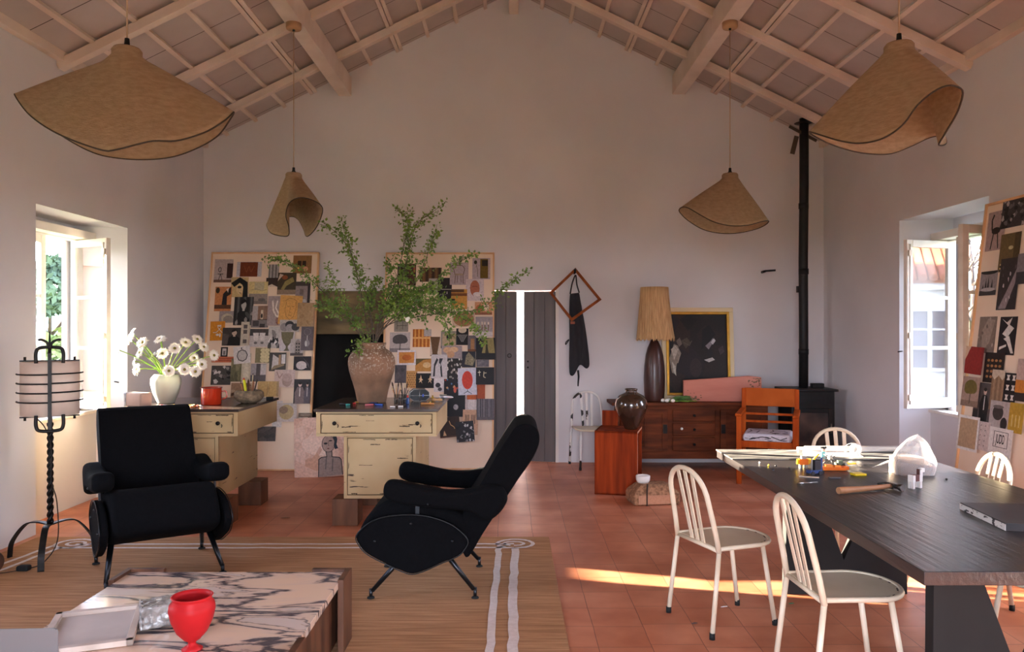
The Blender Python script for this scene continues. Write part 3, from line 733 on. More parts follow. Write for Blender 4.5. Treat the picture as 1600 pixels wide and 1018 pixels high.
mb = MB(); mb.tube([(0,-.19,1.39),(0,-.19,1.53)], [.011,.003], 8)
for s in (-1,1): mb.tube(smoothed([(0,-.19,1.42),(s*.016,-.19,1.46),(s*.05,-.19,1.478),(s*.062,-.19,1.47)], 4), [.009]*12+[.003], 6)
mb.build('leaf_finial', iron, fl).rotation_euler = (0,0,R(30))
sh = MB().lathe([(.172,.980),(.172,1.330)], n=48); sh = sh.build('drum_shade', mat('parchment_shade', (226,206,188), .8, c2=(216,194,176), scale=(6,6,6)), fl); q = sh.modifiers.new('t','SOLIDIFY'); q.thickness = .003
mb = MB()
for k in range(4):
    z = 1.075+.06*k
    for s in (0, 1):
        pts = [(.190*math.sin(a), -.190*math.cos(a), z-.004*(1-s)) for a in [(R(3)+i*R(92)/14)*(1 if s else -1) for i in range(15)]]
        mb.tube(pts, .0055, 6)
mb.build('shade_rings', iron, fl).rotation_euler = (0,0,R(30))
cordp = smoothed([(-.03,-.16,1.0),(-.02,-.03,.9),(.02,-.02,.75),(.025,-.03,.55),(.05,-.01,.40),(.06,-.02,.15),(.02,-.10,.03),(-.03,-.19,.014),(-.10,-.25,.012),(-.28,-.35,.010)], 8)
MB().tube(cordp, .0035, 6).build('cord', mat('braided_cord', (40,34,30), .9), fl)
sw = MB().bx(-.075,.0,-.245,-.19,.009,.045); sw.build('foot_switch', rubber, fl, bevel=.012, seg=3)

# ================================================================ coffee table
ct = thing('coffee_table', 'low marble-topped coffee table with wooden corner legs', 'table', (-1.345, 3.285, .012))
h, d_, zt = .555, .525, .338
mb = MB().bx(-h+.025, h-.025, -d_+.025, d_-.025, zt-.035, zt-.002)
mb.build('marble_top', marble, ct, bevel=.003)
N, L, b = nodes(marble)
tc = N.new('ShaderNodeTexCoord'); mp = N.new('ShaderNodeMapping'); mp.inputs['Rotation'].default_value = (0,0,R(-24)); mp.inputs['Scale'].default_value = (1.5,5.2,2)
no = N.new('ShaderNodeTexNoise'); no.inputs['Scale'].default_value = 1.3; no.inputs['Detail'].default_value = 8; no.inputs['Distortion'].default_value = .55
L.new(tc.outputs['Object'], mp.inputs[0]); L.new(mp.outputs[0], no.inputs['Vector'])
rp = N.new('ShaderNodeValToRGB'); E = rp.color_ramp.elements; E[0].position = .40; E[0].color = (*lin((222,190,164)),1); E[1].position = .62; E[1].color = (*lin((204,186,176)),1)
for p_, c_ in ((.455,(214,186,166)), (.485,(70,66,74)), (.505,(84,78,84)), (.53,(206,182,166)), (.575,(216,190,168)), (.592,(96,90,96)), (.603,(206,184,168))):
    q = E.new(p_); q.color = (*lin(c_),1)
L.new(no.outputs['Fac'], rp.inputs[0]); L.new(rp.outputs[0], b.inputs['Base Color'])
MB().bx(-h+.06, h-.06, -d_+.06, d_-.06, .01, zt-.035).build('base_panel', walnut, ct)
for sx_ in (-1, 1):
    for sy in (-1, 1):
        mb = MB(); x0, x1, y0, y1 = sx_*(h-.028), sx_*h, sy*(d_-.028), sy*d_
        mb.bx(x0, x1, sy*(d_-.19), y1, 0, zt+.012); mb.bx(sx_*(h-.19), x0, y0, y1, 0, zt+.012)
        mb.build('leg', walnut, ct, bevel=.002)
# ================================================================ rug
rug_m = mat('woven_jute', (196,146,104), .95, c2=(154,108,68), scale=(3,60,10), detail=6, bump=.5, bscale=(26,240,10), contrast=(.3,.7))
rg = MB().bx(-3.50, .28, 1.6, 5.68, .001, .012).build('rug', rug_m, bevel=.004); tag(rg, 'large woven jute rug with white looped line borders', 'rug')
wm = mat('rug_white', (232,220,214), .95, c2=(220,206,198), scale=(30,30,3), bump=.3, bscale=(150,150,10))
rr = random.Random(2)
def ribbon(pts, w_, z=.0145):
    mb = MB(); vs = []; P = [Vector(p) for p in pts]
    for i, p in enumerate(P):
        t = (P[min(i+1,len(P)-1)]-P[max(i-1,0)]).normalized(); n = Vector((-t.y, t.x)); j = rr.uniform(-.003,.003)
        vs += [(p.x+n.x*(w_/2+j), p.y+n.y*(w_/2+j), z), (p.x-n.x*(w_/2-j), p.y-n.y*(w_/2-j), z)]
    mb.add(vs, [(2*i, 2*i+1, 2*i+3, 2*i+2) for i in range(len(P)-1)])
    return mb
def line(a, b_, n=40, wob=.006): return [Vector(a).lerp(Vector(b_), i/n)+Vector((rr.uniform(-wob,wob), rr.uniform(-wob,wob))) for i in range(n+1)]
S2 = [ (line((-.085,5.42),(-.125,1.7)), .042), (line((.025,5.38),(-.01,1.7)), .052), (line((.02,5.48),(-3.1,5.47),30,.004), .03), (line((.02,5.385),(-3.1,5.38),30,.004), .03) ]
def loop(cx_, cy_, rx, ry, a0, a1, n=40): return [Vector((cx_+rx*math.cos(a0+(a1-a0)*i/n), cy_+ry*math.sin(a0+(a1-a0)*i/n))) for i in range(n+1)]
S2 += [ (loop(.03,5.49,.125,.11,R(-90),R(235)), .028), (loop(.02,5.49,.07,.05,R(-90),R(250)), .024) ]
S2 += [ (loop(-3.12,5.49,.125,.11,R(-100),R(260)), .03), (loop(-3.11,5.49,.06,.05,0,R(350)), .024), (line((-3.16,5.40),(-3.36,4.2),20), .032), (line((-3.24,5.44),(-3.46,4.2),20), .032)]
for pts, w_ in S2: ribbon(pts, w_).build('stripe', wm, rg, fix=False)
# ================================================================ dining table and its metal chairs
TZ = .75
dt = thing('dining_table', 'long black-stained wooden table on notched panel legs, littered with tools and toys', 'table', (1.95, 3.775, 0))
MB().bx(-.60, .60, -1.265, 1.265, TZ-.046, TZ).build('table_top', table_b, dt, bevel=.003)
for y in (-.83, .73):
    prof = [(-.35,0), (.36,0), (.35,TZ-.046), (.20,TZ-.046), (-.01,.20), (-.20,TZ-.046), (-.345,TZ-.046)]
    MB().prism(prof, y-.03, y+.03).build('leg_panel', table_leg, dt, bevel=.003)
# sheet of scuffed board lying on the far end
sheet_m = mat('scuffed_sheet', (126,122,118), .45, c2=(52,50,50), scale=(5,26,6), detail=9, bump=.2, contrast=(.44,.56))
o = MB().bx(-.612, .59, 0, .40, -.05, 0).build('table_end_board', mat('scuffed_sheet_side', (150,146,142), .5)); 
bpy.data.objects.remove(o)
o = MB().bx(-.606, .588, 0, .37, .0005, .007).build('scuffed_board', sheet_m, bevel=.001); o.location = (1.95, 4.665, TZ); tag(o, 'pale scuffed flat board across the far end of the black table', 'board')
o = MB().bx(-.33, .33, 0, .045, 0, .035).bx(-.36, .30, .05, .09, 0, .022).build('wrapped_strip', mat('foil_wrap', (206,200,196), .35, c2=(160,154,150), scale=(5,30,30), bump=.5), bevel=.008, seg=3); o.location = (2.22, 4.92, TZ+.0072); tag(o, 'long strip wrapped in pale film along the far edge of the black table', 'wrapped strip')

SEAT = .44
def make_chair(label, loc, rz, solid=False):
    e = thing('metal_chair', label, 'chair', loc, rz, 'cream metal chairs with arched slatted backs')
    hw = .185
    def back_x(z): return -.185-.085*max(0,(z-SEAT))/.39
    zs_ = [SEAT-.02, .52, .60, .66]
    arch = [(back_x(z), -hw+.006*(k), z) for k, z in enumerate(zs_)]
    for i in range(1, 14):
        a = PI-PI*i/14; y = (hw-.018)*math.cos(a); z = .66+.165*math.sin(a)**.85; arch.append((back_x(z), y, z))
    arch += [(back_x(z), hw-.006*k, z) for k, z in reversed(list(enumerate(zs_)))]
    bf = MB().tube(arch, .0135, 10).build('back_frame', white_metal, e)
    for y in (-.062, 0, .062):
        zt_ = .66+.165*math.sin(math.acos(y/(hw-.018)))**.85-.006
        MB().bar((-.183, y*.8, SEAT), (back_x(zt_), y, zt_), .026, .006, up=(1,0,0)).build('slat', white_metal, e)
    # seat: straight at the back, rounded at the front
    out = [(-.185,-hw+.01)]+[(.06+.155*math.sin(t), -(hw-.005)*math.cos(t)) for t in [PI*i/22 for i in range(23)]]+[(-.185,hw-.01)]
    m = MB(); n = len(out)
    m.add([(x*.97,y*.97,SEAT) for x,y in out]+[(x*.97,y*.97,SEAT-.006) for x,y in out], [tuple(range(n)), tuple(reversed(range(n,2*n)))]+[(i,(i+1)%n,n+(i+1)%n,n+i) for i in range(n)])
    st = m.build('seat', white_metal, e)
    MB().tube([(x,y,SEAT-.004) for x,y in out], .0115, 8).build('seat_rim', white_metal, st)
    MB().tube([(-.185,-hw,SEAT-.012),(-.185,hw,SEAT-.012)], .011, 8).build('back_rail', white_metal, e)
    ch = MB(); rq = random.Random(7)
    for k in range(7):
        t = rq.uniform(.1,3.0); x, y = .06+.139*math.sin(t), -(hw-.02)*math.cos(t); ch.box((x,y,SEAT+.0006), (.014,.006,.0012), t)
    ch.build('paint_chips', chip, st)
    for s in (-1, 1):
        for pts in ([(-.185,s*hw,SEAT-.01), (-.235,s*(hw+.012),.012)], [(.12,s*.135,SEAT-.012), (.185,s*.155,.012)]):
            lg = MB().tube(pts, .0125, 10).build('leg', white_metal, e)
            MB().tube([Vector(pts[1])+Vector((0,0,.02)), (pts[1][0],pts[1][1],0)], .0145, 10).build('foot_cap', rubber, lg)
    return e
c1 = make_chair('cream metal chair standing a step out from the table corner, nearest the rug', (1.15, 4.09, 0), R(21))
dup_at(c1, (1.45, 3.32, 0), R(3), 'cream metal chair nearest the camera, slat shadows striping its seat')
dup_at(c1, (2.33, 5.28, 0), R(-92), 'cream metal chair at the far end of the table, in front of the stove')
dup_at(c1, (2.53, 4.43, 0), R(176), 'cream metal chair across the table with its back glowing in sunlight')
dup_at(c1, (2.40, 3.42, 0), R(180), 'cream metal chair mostly out of the frame, one leg showing past the table')
# chipped one against the back wall
wc = dup_at(c1, (.895, 8.62, 0), R(-84), 'chipped white metal chair alone against the back wall under the apron')
wc.name = 'chipped_metal_chair'
chipped = mat('chipped_white_enamel', (226,222,218), .5, c2=(40,34,30), scale=(7,7,7), detail=5, contrast=(.60,.62))
for c in kids(wc):
    if c.name.startswith(('back_frame','slat','leg')):
        c.data = c.data.copy(); c.data.materials[0] = chipped

# ================================================================ plinth, vase, basket
pl_ = thing('wooden_plinth', 'reddish mahogany open box plinth carrying the dark round vase', 'plinth', (1.01, 7.28, 0), R(-15))
mb = MB(); w2, dp, hh, t = .20, .30, .595, .018
mb.bx(-w2, w2, -.13, -.13+t, 0, hh); mb.bx(-w2, -w2+t, -.13, dp, 0, hh); mb.bx(-w2, w2, dp-t, dp, 0, hh); mb.bx(-w2, w2, -.13, dp, hh-t, hh); mb.bx(-w2, w2-.03, -.13, dp, 0, t)
mb.build('box', redwood, pl_, bevel=.001)
mb = MB(); mb.bx(w2-.0006, w2+.0006, -.13, -.112, 0, hh); mb.bx(w2-.0006, w2+.0006, -.13, dp, hh-t, hh); mb.build('pale_edge', mat('pale_ply_edge', (214,156,122), .6), pl_)
MB().bx(-.19, -.04, dp+.001, dp+.05, 0, .74).build('raised_back', redwood, pl_, bevel=.001)
glaze = mat('dark_brown_glaze', (46,30,24), .12, c2=(66,44,30), scale=(5,5,9), detail=6, coat=.8)
o = MB().lathe([(0,0),(.058,0),(.066,.012),(.088,.06),(.125,.13),(.150,.195),(.155,.24),(.143,.285),(.115,.32),(.072,.342),(.056,.35),(.052,.362),(.058,.372),(.062,.38),(.056,.386),(.048,.38),(.046,.36),(.05,.33)], n=48).build('round_vase', glaze); o.location = (1.145, 7.32, .5955)
tag(o, 'dark brown glazed round vase with a short neck on the mahogany plinth', 'vase')
hmp = mat('woven_hemp', (178,128,92), .9, c2=(120,82,56), scale=(40,40,40), bump=.6, bscale=(90,90,90))
bk = thing('woven_pouf', 'low woven hemp pouf basket on the tiles beside the mahogany plinth', 'pouf', (1.265, 6.87, 0), R(8))
MB().add([(-.21,-.13,0),(.21,-.13,0),(.21,.13,0),(-.21,.13,0),(-.215,-.135,.10),(.215,-.135,.10),(.215,.135,.10),(-.215,.135,.10),(-.13,-.085,.175),(.13,-.085,.175),(.13,.085,.175),(-.13,.085,.175)],
    [(0,3,2,1),(0,1,5,4),(1,2,6,5),(2,3,7,6),(3,0,4,7),(4,5,9,8),(5,6,10,9),(6,7,11,10),(7,4,8,11),(8,9,10,11)]).build('body', hmp, bk, bevel=.02, seg=3)
MB().bx(-.17,.17,-.137,-.133,.012,.09).build('plain_panel', mat('plain_hemp', (196,142,110), .9, bump=.2, c2=(186,132,100), scale=(60,60,60)), bk)
mb = MB()
for x in (-.095,): mb.bx(x-.006,x+.006,-.139,-.134,.0,.11); mb.tube([(x,-.138,.11),(x+.02,-.088,.178)], .007, 6)
mb.build('dark_strap', mat('dark_strap', (64,44,34), .9), bk)
o = MB().lathe([(0,.004),(.05,0),(.062,.02),(.066,.055),(.06,.066),(.052,.058),(.046,.03),(0,.02)], n=9).build('white_bowl', mat('white_stone', (236,228,220), .6)); o.location = (1.18, 6.87, .1755); tag(o, 'rough white stone bowl on top of the hemp pouf', 'bowl')

# ================================================================ sideboard and what stands on it
SB = (2.015, 8.455, 0)
sb = thing('sideboard', 'long dark wooden sideboard with panelled doors and three centre drawers', 'sideboard', SB)
mb = MB(); mb.bx(-.82,.82,.02,.45,.118,.705); mb.build('carcass', oldwood, sb, bevel=.003)
MB().bx(-.905,.905,-.015,.46,.705,.74).build('top_board', oldwood, sb, bevel=.004)
for k, (z0, z1) in enumerate(((.535,.662), (.375,.515), (.208,.355))):
    dr = MB().bx(-.235,.235,-.004,.02,z0,z1).build('drawer', oldwood, sb, bevel=.008)
    kb = MB().lathe([(0,0),(.007,0),(.007,.01),(.015,.014),(.014,.026),(0,.03)], n=10); o = kb.build('knob', iron, dr); o.location = (0,-.004,(z0+z1)/2); o.rotation_euler = (R(90),0,0)
o = MB().lathe([(0,0),(.007,0),(.007,.01),(.016,.014),(.014,.026),(0,.03)], n=10).build('white_knob', white_paper, sb, loc=(-.14,-.004,.455), rot=(R(90),0,0))
for s in (-1, 1):
    x0, x1 = (s*.29, s*.80) if s > 0 else (-.80,-.29)
    mb = MB(); mb.bx(x0,x1,.004,.02,.20,.665)
    for (a,b_,c,dd) in ((x0+.06,x1-.06,.20,.255), (x0+.06,x1-.06,.61,.665), (x0,x0+.06,.2,.665), (x1-.06,x1,.2,.665), ((x0+x1)/2-.006,(x0+x1)/2+.006,.255,.61)): mb.bx(a,b_,-.008,.006,c,dd)
    dd_ = mb.build('door', oldwood, sb, bevel=.003)
    xx = x0+.03 if s > 0 else x1-.03
    MB().bx(xx-.022,xx+.022,-.013,-.008,.40,.50).build('lock_plate', iron, dd_)
for x in (-.78,.78):
    for y in (.05,.42): MB().bx(x-.03,x+.03,y-.03,y+.03,0,.118).build('leg', oldwood, sb)
tl_ = thing('table_lamp', 'turned brown wood lamp with a tall straw-coloured fringe shade on the sideboard', 'lamp', (1.602, 8.585, .7405))
MB().lathe([(0,0),(.100,0),(.106,.02),(.114,.12),(.118,.26),(.112,.40),(.097,.52),(.075,.60),(.05,.66),(.03,.70),(0,.70)], n=36).build('base', lampwood, tl_)
straw = mat('raffia', (222,186,136), .8, c2=(186,144,98), scale=(70,70,2.5), detail=5, bump=.6, bscale=(140,140,3))
mb = MB(); n = 160; rq = random.Random(3); vs = []
ks = 9
for i in range(ks+1):
    t = i/ks
    for j in range(n):
        a = 2*PI*j/n; ru = .005*math.sin(j*1.7)+.003*math.sin(j*2.9+1)
        r = .152+(.205-.152)*t**1.3+ru*(.4+t)
        vs.append((r*math.cos(a)+.012*t*t, r*math.sin(a), 1.275-.585*t-(.016*math.sin(j*2.3)+.010*math.sin(j*.9))*(t**6)))
fs = [(i*n+j, i*n+(j+1)%n, (i+1)*n+(j+1)%n, (i+1)*n+j) for i in range(ks) for j in range(n)]+[tuple(range(n))]
mb.add(vs, fs, 0, True); mb.build('fringe_shade', straw, tl_)
gold = mat('gilt_frame', (206,160,62), .35, .55, c2=(184,136,48), scale=(8,8,8)); palegold = mat('pale_frame_edge', (224,204,164), .6)
# leaning dark painting
pw, ph = .83, 1.06; lean = .09
pt = thing('framed_painting', 'dark near-black painting in a gold frame leaning on the wall above the sideboard', 'painting', (2.155, 8.795, .741)); pt.rotation_euler = (-lean, 0, 0)
mb = MB()
for (x0,x1,z0,z1) in ((-pw/2,pw/2,0,.05), (-pw/2,pw/2,ph-.05,ph), (-pw/2,-pw/2+.05,.05,ph-.05), (pw/2-.05,pw/2,.05,ph-.05)): mb.bx(x0,x1,0,.04,z0,z1)
mb.build('outer_frame', palegold, pt, bevel=.006)
mb = MB(); q = .048
for (x0,x1,z0,z1) in ((-pw/2+q,pw/2-q,q,.08), (-pw/2+q,pw/2-q,ph-.08,ph-q), (-pw/2+q,-pw/2+.08,.07,ph-.07), (pw/2-.08,pw/2-q,.07,ph-.07)): mb.bx(x0,x1,-.012,.02,z0,z1)
mb.build('gold_frame', gold, pt, bevel=.006)
# ---------------------------------------------------------------- flat pictures: shapes printed on a card
pm = bpy.data.materials.new('printed_card'); pm.use_nodes = True
N, L, b = nodes(pm); at_ = N.new('ShaderNodeVertexColor'); at_.layer_name = 'tint'
tc = N.new('ShaderNodeTexCoord'); no = N.new('ShaderNodeTexNoise'); no.inputs['Scale'].default_value = 42; no.inputs['Detail'].default_value = 5
rp = N.new('ShaderNodeValToRGB'); rp.color_ramp.elements[0].position = .3; rp.color_ramp.elements[0].color = (.62,.62,.62,1); rp.color_ramp.elements[1].position = .7; rp.color_ramp.elements[1].color = (1,1,1,1)
mu = N.new('ShaderNodeMixRGB'); mu.blend_type = 'MULTIPLY'; mu.inputs[0].default_value = .8
L.new(tc.outputs['Object'], no.inputs['Vector']); L.new(no.outputs['Fac'], rp.inputs[0]); L.new(at_.outputs['Color'], mu.inputs[1]); L.new(rp.outputs[0], mu.inputs[2]); L.new(mu.outputs[0], b.inputs['Base Color'])
b.inputs['Roughness'].default_value = .5; b.inputs['Specular IOR Level'].default_value = .3
class Print:
    """a card w x h in its own plane (x right, y up, z towards the viewer)"""
    def __init__(s, w, h, bg, border=0, bcol=(236,232,228), thick=.0006):
        s.w, s.h = w, h; s.mb = MB(); s.k = 0
        s.mb.box((0,0,-thick/2), (w,h,thick), 0, 0, None, lin(bcol if border else bg))
        if border: s.rect(border, border*w/h, 1-border, 1-border*w/h, bg)
    def poly(s, pts, col):
        s.k += 1; z = .00006*s.k
        c = [(min(max(x,0),1), min(max(y,0),1)) for x, y in pts]
        s.mb.add([((x-.5)*s.w, (y-.5)*s.h, z) for x, y in c], [tuple(range(len(c)))], 0, False, lin(col)); return s
    def rect(s, x0, y0, x1, y1, col): return s.poly([(x0,y0),(x1,y0),(x1,y1),(x0,y1)], col)
    def ell(s, cx, cy, rx, ry, col, n=20): return s.poly([(cx+rx*math.cos(2*PI*i/n), cy+ry*math.sin(2*PI*i/n)) for i in range(n)], col)
    def line(s, pts, t, col):
        for (x0,y0), (x1,y1) in zip(pts[:-1], pts[1:]):
            dx, dy = (x1-x0)*s.w, (y1-y0)*s.h; l = math.hypot(dx,dy) or 1; nx, ny = -dy/l*t/s.w, dx/l*t/s.h
            s.poly([(x0+nx,y0+ny),(x0-nx,y0-ny),(x1-nx,y1-ny),(x1+nx,y1+ny)], col)
        return s
    def blobs(s, seed, n, cols, size=.2, area=(0,0,1,1)):
        r = random.Random(seed)
        for i in range(n):
            cx, cy = r.uniform(area[0],area[2]), r.uniform(area[1],area[3]); k = r.randint(4,7)
            s.poly([(cx+size*r.uniform(.3,1)*math.cos(2*PI*j/k), cy+size*r.uniform(.3,1)*math.sin(2*PI*j/k)) for j in range(k)], cols[i % len(cols)])
        return s
    def build(s, name, M=None): 
        o = s.mb.build(name, pm, weld=False, fix=False)
        if M: o.matrix_world = M
        return o
# recipes: each draws one kind of picture on a Print
def r_person(p, bg, body=(40,36,36), skin=(206,176,156), cx=.5):
    p.poly([(cx-.34,0),(cx-.30,.42),(cx-.10,.56),(cx+.10,.56),(cx+.30,.42),(cx+.34,0)], body); p.rect(cx-.06,.5,cx+.06,.62,skin); p.ell(cx,.72,.13,.16,skin); p.poly([(cx-.15,.72),(cx-.13,.88),(cx+.02,.93),(cx+.14,.86),(cx+.15,.74),(cx+.08,.82)], (30,24,22))
def r_full(p, body=(46,40,44), skin=(210,180,165), cx=.5, s=1):
    p.poly([(cx-.22*s,0),(cx-.24*s,.45),(cx-.12*s,.68),(cx+.12*s,.68),(cx+.24*s,.45),(cx+.20*s,0)], body); p.ell(cx,.78,.08*s,.09,skin); p.ell(cx,.83,.08*s,.05,(40,30,26)); p.rect(cx-.02*s,.30,cx+.02*s,.66,(222,214,206))
def r_chair(p, c=(90,56,40)):
    p.line([(.22,.95),(.28,.05)],.0022*1.4,c) if 0 else None
    p.line([(.3,.42),(.27,.06)],.003,c); p.line([(.7,.42),(.73,.06)],.003,c); p.line([(.4,.42),(.4,.1)],.0025,c); p.line([(.6,.42),(.6,.1)],.0025,c)
    p.poly([(.26,.42),(.74,.42),(.70,.50),(.30,.50)], (170,150,130)); p.line([(.28,.45),(.2,.72),(.34,.86),(.66,.86),(.8,.72),(.72,.45)],.003,c)
def r_vase(p, c, flute=None, cx=.5, y0=.04, y1=.96, w=.34):
    pr = [(.45,0),(.38,.04),(.16,.14),(.14,.24),(.55,.42),(.86,.68),(.98,1)]
    L_ = [(cx-w*a, y0+(y1-y0)*b_) for a, b_ in pr]; R_ = [(cx+w*a, y0+(y1-y0)*b_) for a, b_ in reversed(pr)]
    p.poly(L_+R_, c)
    if flute:
        for k in range(-3,4): p.line([(cx+w*.09*k,y0+(y1-y0)*.40),(cx+w*.26*k,y1)], .0012, flute)
def r_room(p, wall, floor_, dark, win=None):
    p.rect(0,0,1,.3,floor_); p.poly([(0,0),(.22,.3),(.22,1),(0,1)], tuple(int(x*.8) for x in wall)); p.rect(.55,.2,.82,.72,dark)
    if win: p.rect(.28,.5,.48,.82,win)
    p.poly([(.3,.08),(.9,.08),(.84,.24),(.34,.24)], tuple(int(x*.9) for x in dark))
def r_stripes(p, cols, n=9, vert=True):
    for i in range(n):
        a, c = i/n, (i+.62)/n
        p.rect(a,0,c,1,cols[i%len(cols)]) if vert else p.rect(0,a,1,c,cols[i%len(cols)])
def r_face(p, c):
    p.line([(.30,.78),(.26,.50),(.34,.28),(.50,.16),(.66,.26),(.74,.50),(.72,.78)],.0016,c); p.line([(.34,.62),(.46,.62)],.0016,c); p.line([(.56,.62),(.68,.62)],.0016,c); p.line([(.5,.62),(.47,.42),(.54,.42)],.0014,c); p.line([(.42,.32),(.52,.30),(.60,.33)],.0016,c); p.line([(.24,.80),(.40,.90),(.62,.88),(.78,.80)],.0018,c)
def r_tree(p, fol, tr, gr): p.rect(0,0,1,.2,gr); p.line([(.5,.1),(.52,.5)],.004,tr); p.ell(.5,.66,.36,.24,fol); p.ell(.34,.58,.2,.16,fol); p.ell(.68,.6,.2,.16,fol)

# finish the leaning painting: a dark canvas with a few pale strokes
cv = Print(pw-.14, ph-.14, (34,28,28), thick=.01)
cv.blobs(5, 9, [(42,32,30),(50,36,32),(26,22,24),(38,30,34)], .34).poly([(.02,.44),(.10,.62),(.16,.60),(.22,.50),(.14,.36),(.12,.24),(.06,.26)], (150,138,124)).poly([(.05,.55),(.12,.60),(.18,.55),(.10,.42)], (196,184,168)).poly([(.22,.66),(.32,.70),(.38,.64),(.30,.56)], (84,72,62))
cv.poly([(.62,.60),(.70,.66),(.76,.70),(.74,.62),(.68,.55)], (140,134,140)).poly([(.60,.42),(.68,.39),(.78,.42),(.74,.45)], (196,192,190)).ell(.70,.50,.05,.05,(34,30,34)).poly([(.56,.55),(.58,.80),(.70,.86),(.80,.74),(.72,.66)], (22,18,24)).ell(.46,.32,.10,.12,(54,42,42)).poly([(.06,.40),(.12,.34),(.13,.22),(.09,.26)], (206,198,184)).poly([(.14,.66),(.20,.70),(.24,.62),(.18,.58)], (118,104,94)).poly([(.72,.64),(.77,.69),(.80,.66),(.75,.61)], (206,204,208)).line([(.1,.6),(.2,.48),(.16,.38)],.004,(170,158,144)).line([(.26,.64),(.36,.60),(.40,.66)],.003,(110,98,86)).poly([(.84,.56),(.92,.60),(.94,.52),(.87,.48)], (70,56,60))
o = cv.mb.build('canvas', pm, pt, weld=False, fix=False); o.location = (0, .012, ph/2); o.rotation_euler = (R(90), 0, 0)
# pink plank
plank_m = mat('weathered_pink_paint', (196,118,98), .7, c2=(206,132,112), scale=(2,4,10), detail=5, bump=.2)
pk_ = thing('pink_plank', 'thick salmon-pink weathered plank standing on edge in front of the dark painting', 'plank', (2.36, 8.60, .741), R(-2))
MB().add([(-.43,-.03,0),(.44,-.03,0),(.43,-.03,.27),(.30,-.03,.285),(-.43,-.03,.235),(-.43,.03,0),(.44,.03,0),(.43,.03,.27),(.30,.03,.285),(-.43,.03,.235)], [(0,1,2,3,4),(9,8,7,6,5),(0,5,6,1),(1,6,7,2),(2,7,8,3),(3,8,9,4),(4,9,5,0)]).build('board', plank_m, pk_, bevel=.006)
mo = mat('mossy_stain', (98,88,62), .9, c2=(128,96,74), scale=(20,20,20))
mb = MB(); rq = random.Random(8)
for k in range(60):
    x, z = (-.42+abs(rq.gauss(0,.10)), .02+abs(rq.gauss(0,.04))) if k < 34 else (.42-abs(rq.gauss(0,.05)), .26-abs(rq.gauss(0,.05)))
    q = rq.uniform(.006,.018); mb.add([(x-q,-.0306,z),(x,-.0306,z-q*.6),(x+q,-.0306,z),(x,-.0306,z+q*.6)], [(0,1,2,3)])
mb.build('moss_stain', mo, pk_, fix=False)
# tulips
def tulip(lb, loc, rz, s):
    t = thing('tulip', lb, 'flower', loc, rz, 'cut tulips on the sideboard')
    MB().tube(smoothed([(0,0,.012),(.12,.01,.014),(.26*s,.0,.010)], 5), .0045, 6).build('stem', stem_g, t)
    MB().ball((-.02,0,.02), .02, 10, 7, 0, (1.35,1,1)).build('bloom', petal, t)
    mb = MB()
    for k, (a, l) in enumerate(((.25,.2),(-.2,.22),(.05,.25))):
        p = [Vector((.04+l*q*math.cos(a), l*q*math.sin(a), .012+.05*math.sin(q*PI)*(.5+k*.3))) for q in (0,.3,.6,1)]
        for i in range(3):
            w0, w1 = (.006,.018,.014,.001)[i], (.006,.018,.014,.001)[i+1]; n_ = Vector((-math.sin(a), math.cos(a), .3))
            mb.add([p[i]+n_*w0, p[i]-n_*w0, p[i+1]-n_*w1, p[i+1]+n_*w1], [(0,1,2,3)])
    mb.build('leaves', mat('tulip_leaf', (84,130,62), .5, c2=(112,156,84), scale=(4,20,20)), t)
for i, (x, y, a, lb) in enumerate(((1.70,8.50,-.15,'cut white tulip nearest the lamp foot on the sideboard'), (1.74,8.47,.1,'middle cut white tulip lying on the sideboard'), (1.77,8.535,-.05,'rearmost cut white tulip lying on the sideboard'), (1.80,8.455,.2,'cut white tulip lying closest to the sideboard front edge'))): tulip(lb, (x,y,.741), a, 1.0)

# wooden armchair
wa = thing('wooden_armchair', 'teak armchair with a leather-look back and patterned cushion in front of the sideboard', 'armchair', (2.62, 7.82, 0), R(-22))
# local: faces -y
for s in (-1, 1):
    MB().bar((s*.265,-.24,0), (s*.265,-.24,.675), .05, .04, up=(0,1,0)).build('leg', orangewood, wa, bevel=.006)
    MB().bar((s*.265,.24,0), (s*.265,.30,.92), .045, .035, up=(0,1,0)).build('leg', orangewood, wa, bevel=.006)
    MB().bar((s*.27,-.275,.69), (s*.27,.27,.70), .06, .028).build('armrest', orangewood, wa, bevel=.008)
    MB().bar((s*.265,-.24,.40),(s*.265,.25,.40),.03,.06).build('side_rail', orangewood, wa)
MB().bx(-.265,.265,-.255,-.225,.37,.435).build('front_rail', orangewood, wa, bevel=.004)
MB().bar((-.265,.25,.40),(.265,.25,.40),.03,.06).build('rear_rail', orangewood, wa)
MB().box((0,.293,.83),(.52,.022,.19),0,0,Matrix.Rotation(R(-4),3,'X')).build('back_panel', mat('tan_leather', (190,94,36), .65, c2=(174,82,28), scale=(5,5,5), spec=.1), wa, bevel=.006)
for z in (.655,.575): MB().bar((-.255,.277,z),(.255,.277,z),.026,.022).build('back_rail', orangewood, wa)
cu = MB().bx(-.235,.235,-.245,.22,.425,.505).build('seat_cushion', mat('printed_cotton', (226,222,230), .9), wa, bevel=.035, seg=4)
mb = MB(); ink = mat('ink_print', (30,28,44), .9)
mb2 = Print(.42,.40,(226,222,230))
for pts in ([(.05,.15),(.12,.5),(.3,.62),(.5,.55)], [(.3,.62),(.25,.2)], [(.12,.5),(.06,.75)], [(.55,.3),(.62,.6),(.85,.66),(.95,.4)], [(.62,.6),(.58,.8)], [(.3,.85),(.5,.9),(.75,.82)]): mb2.line(pts, .007, (30,28,44))
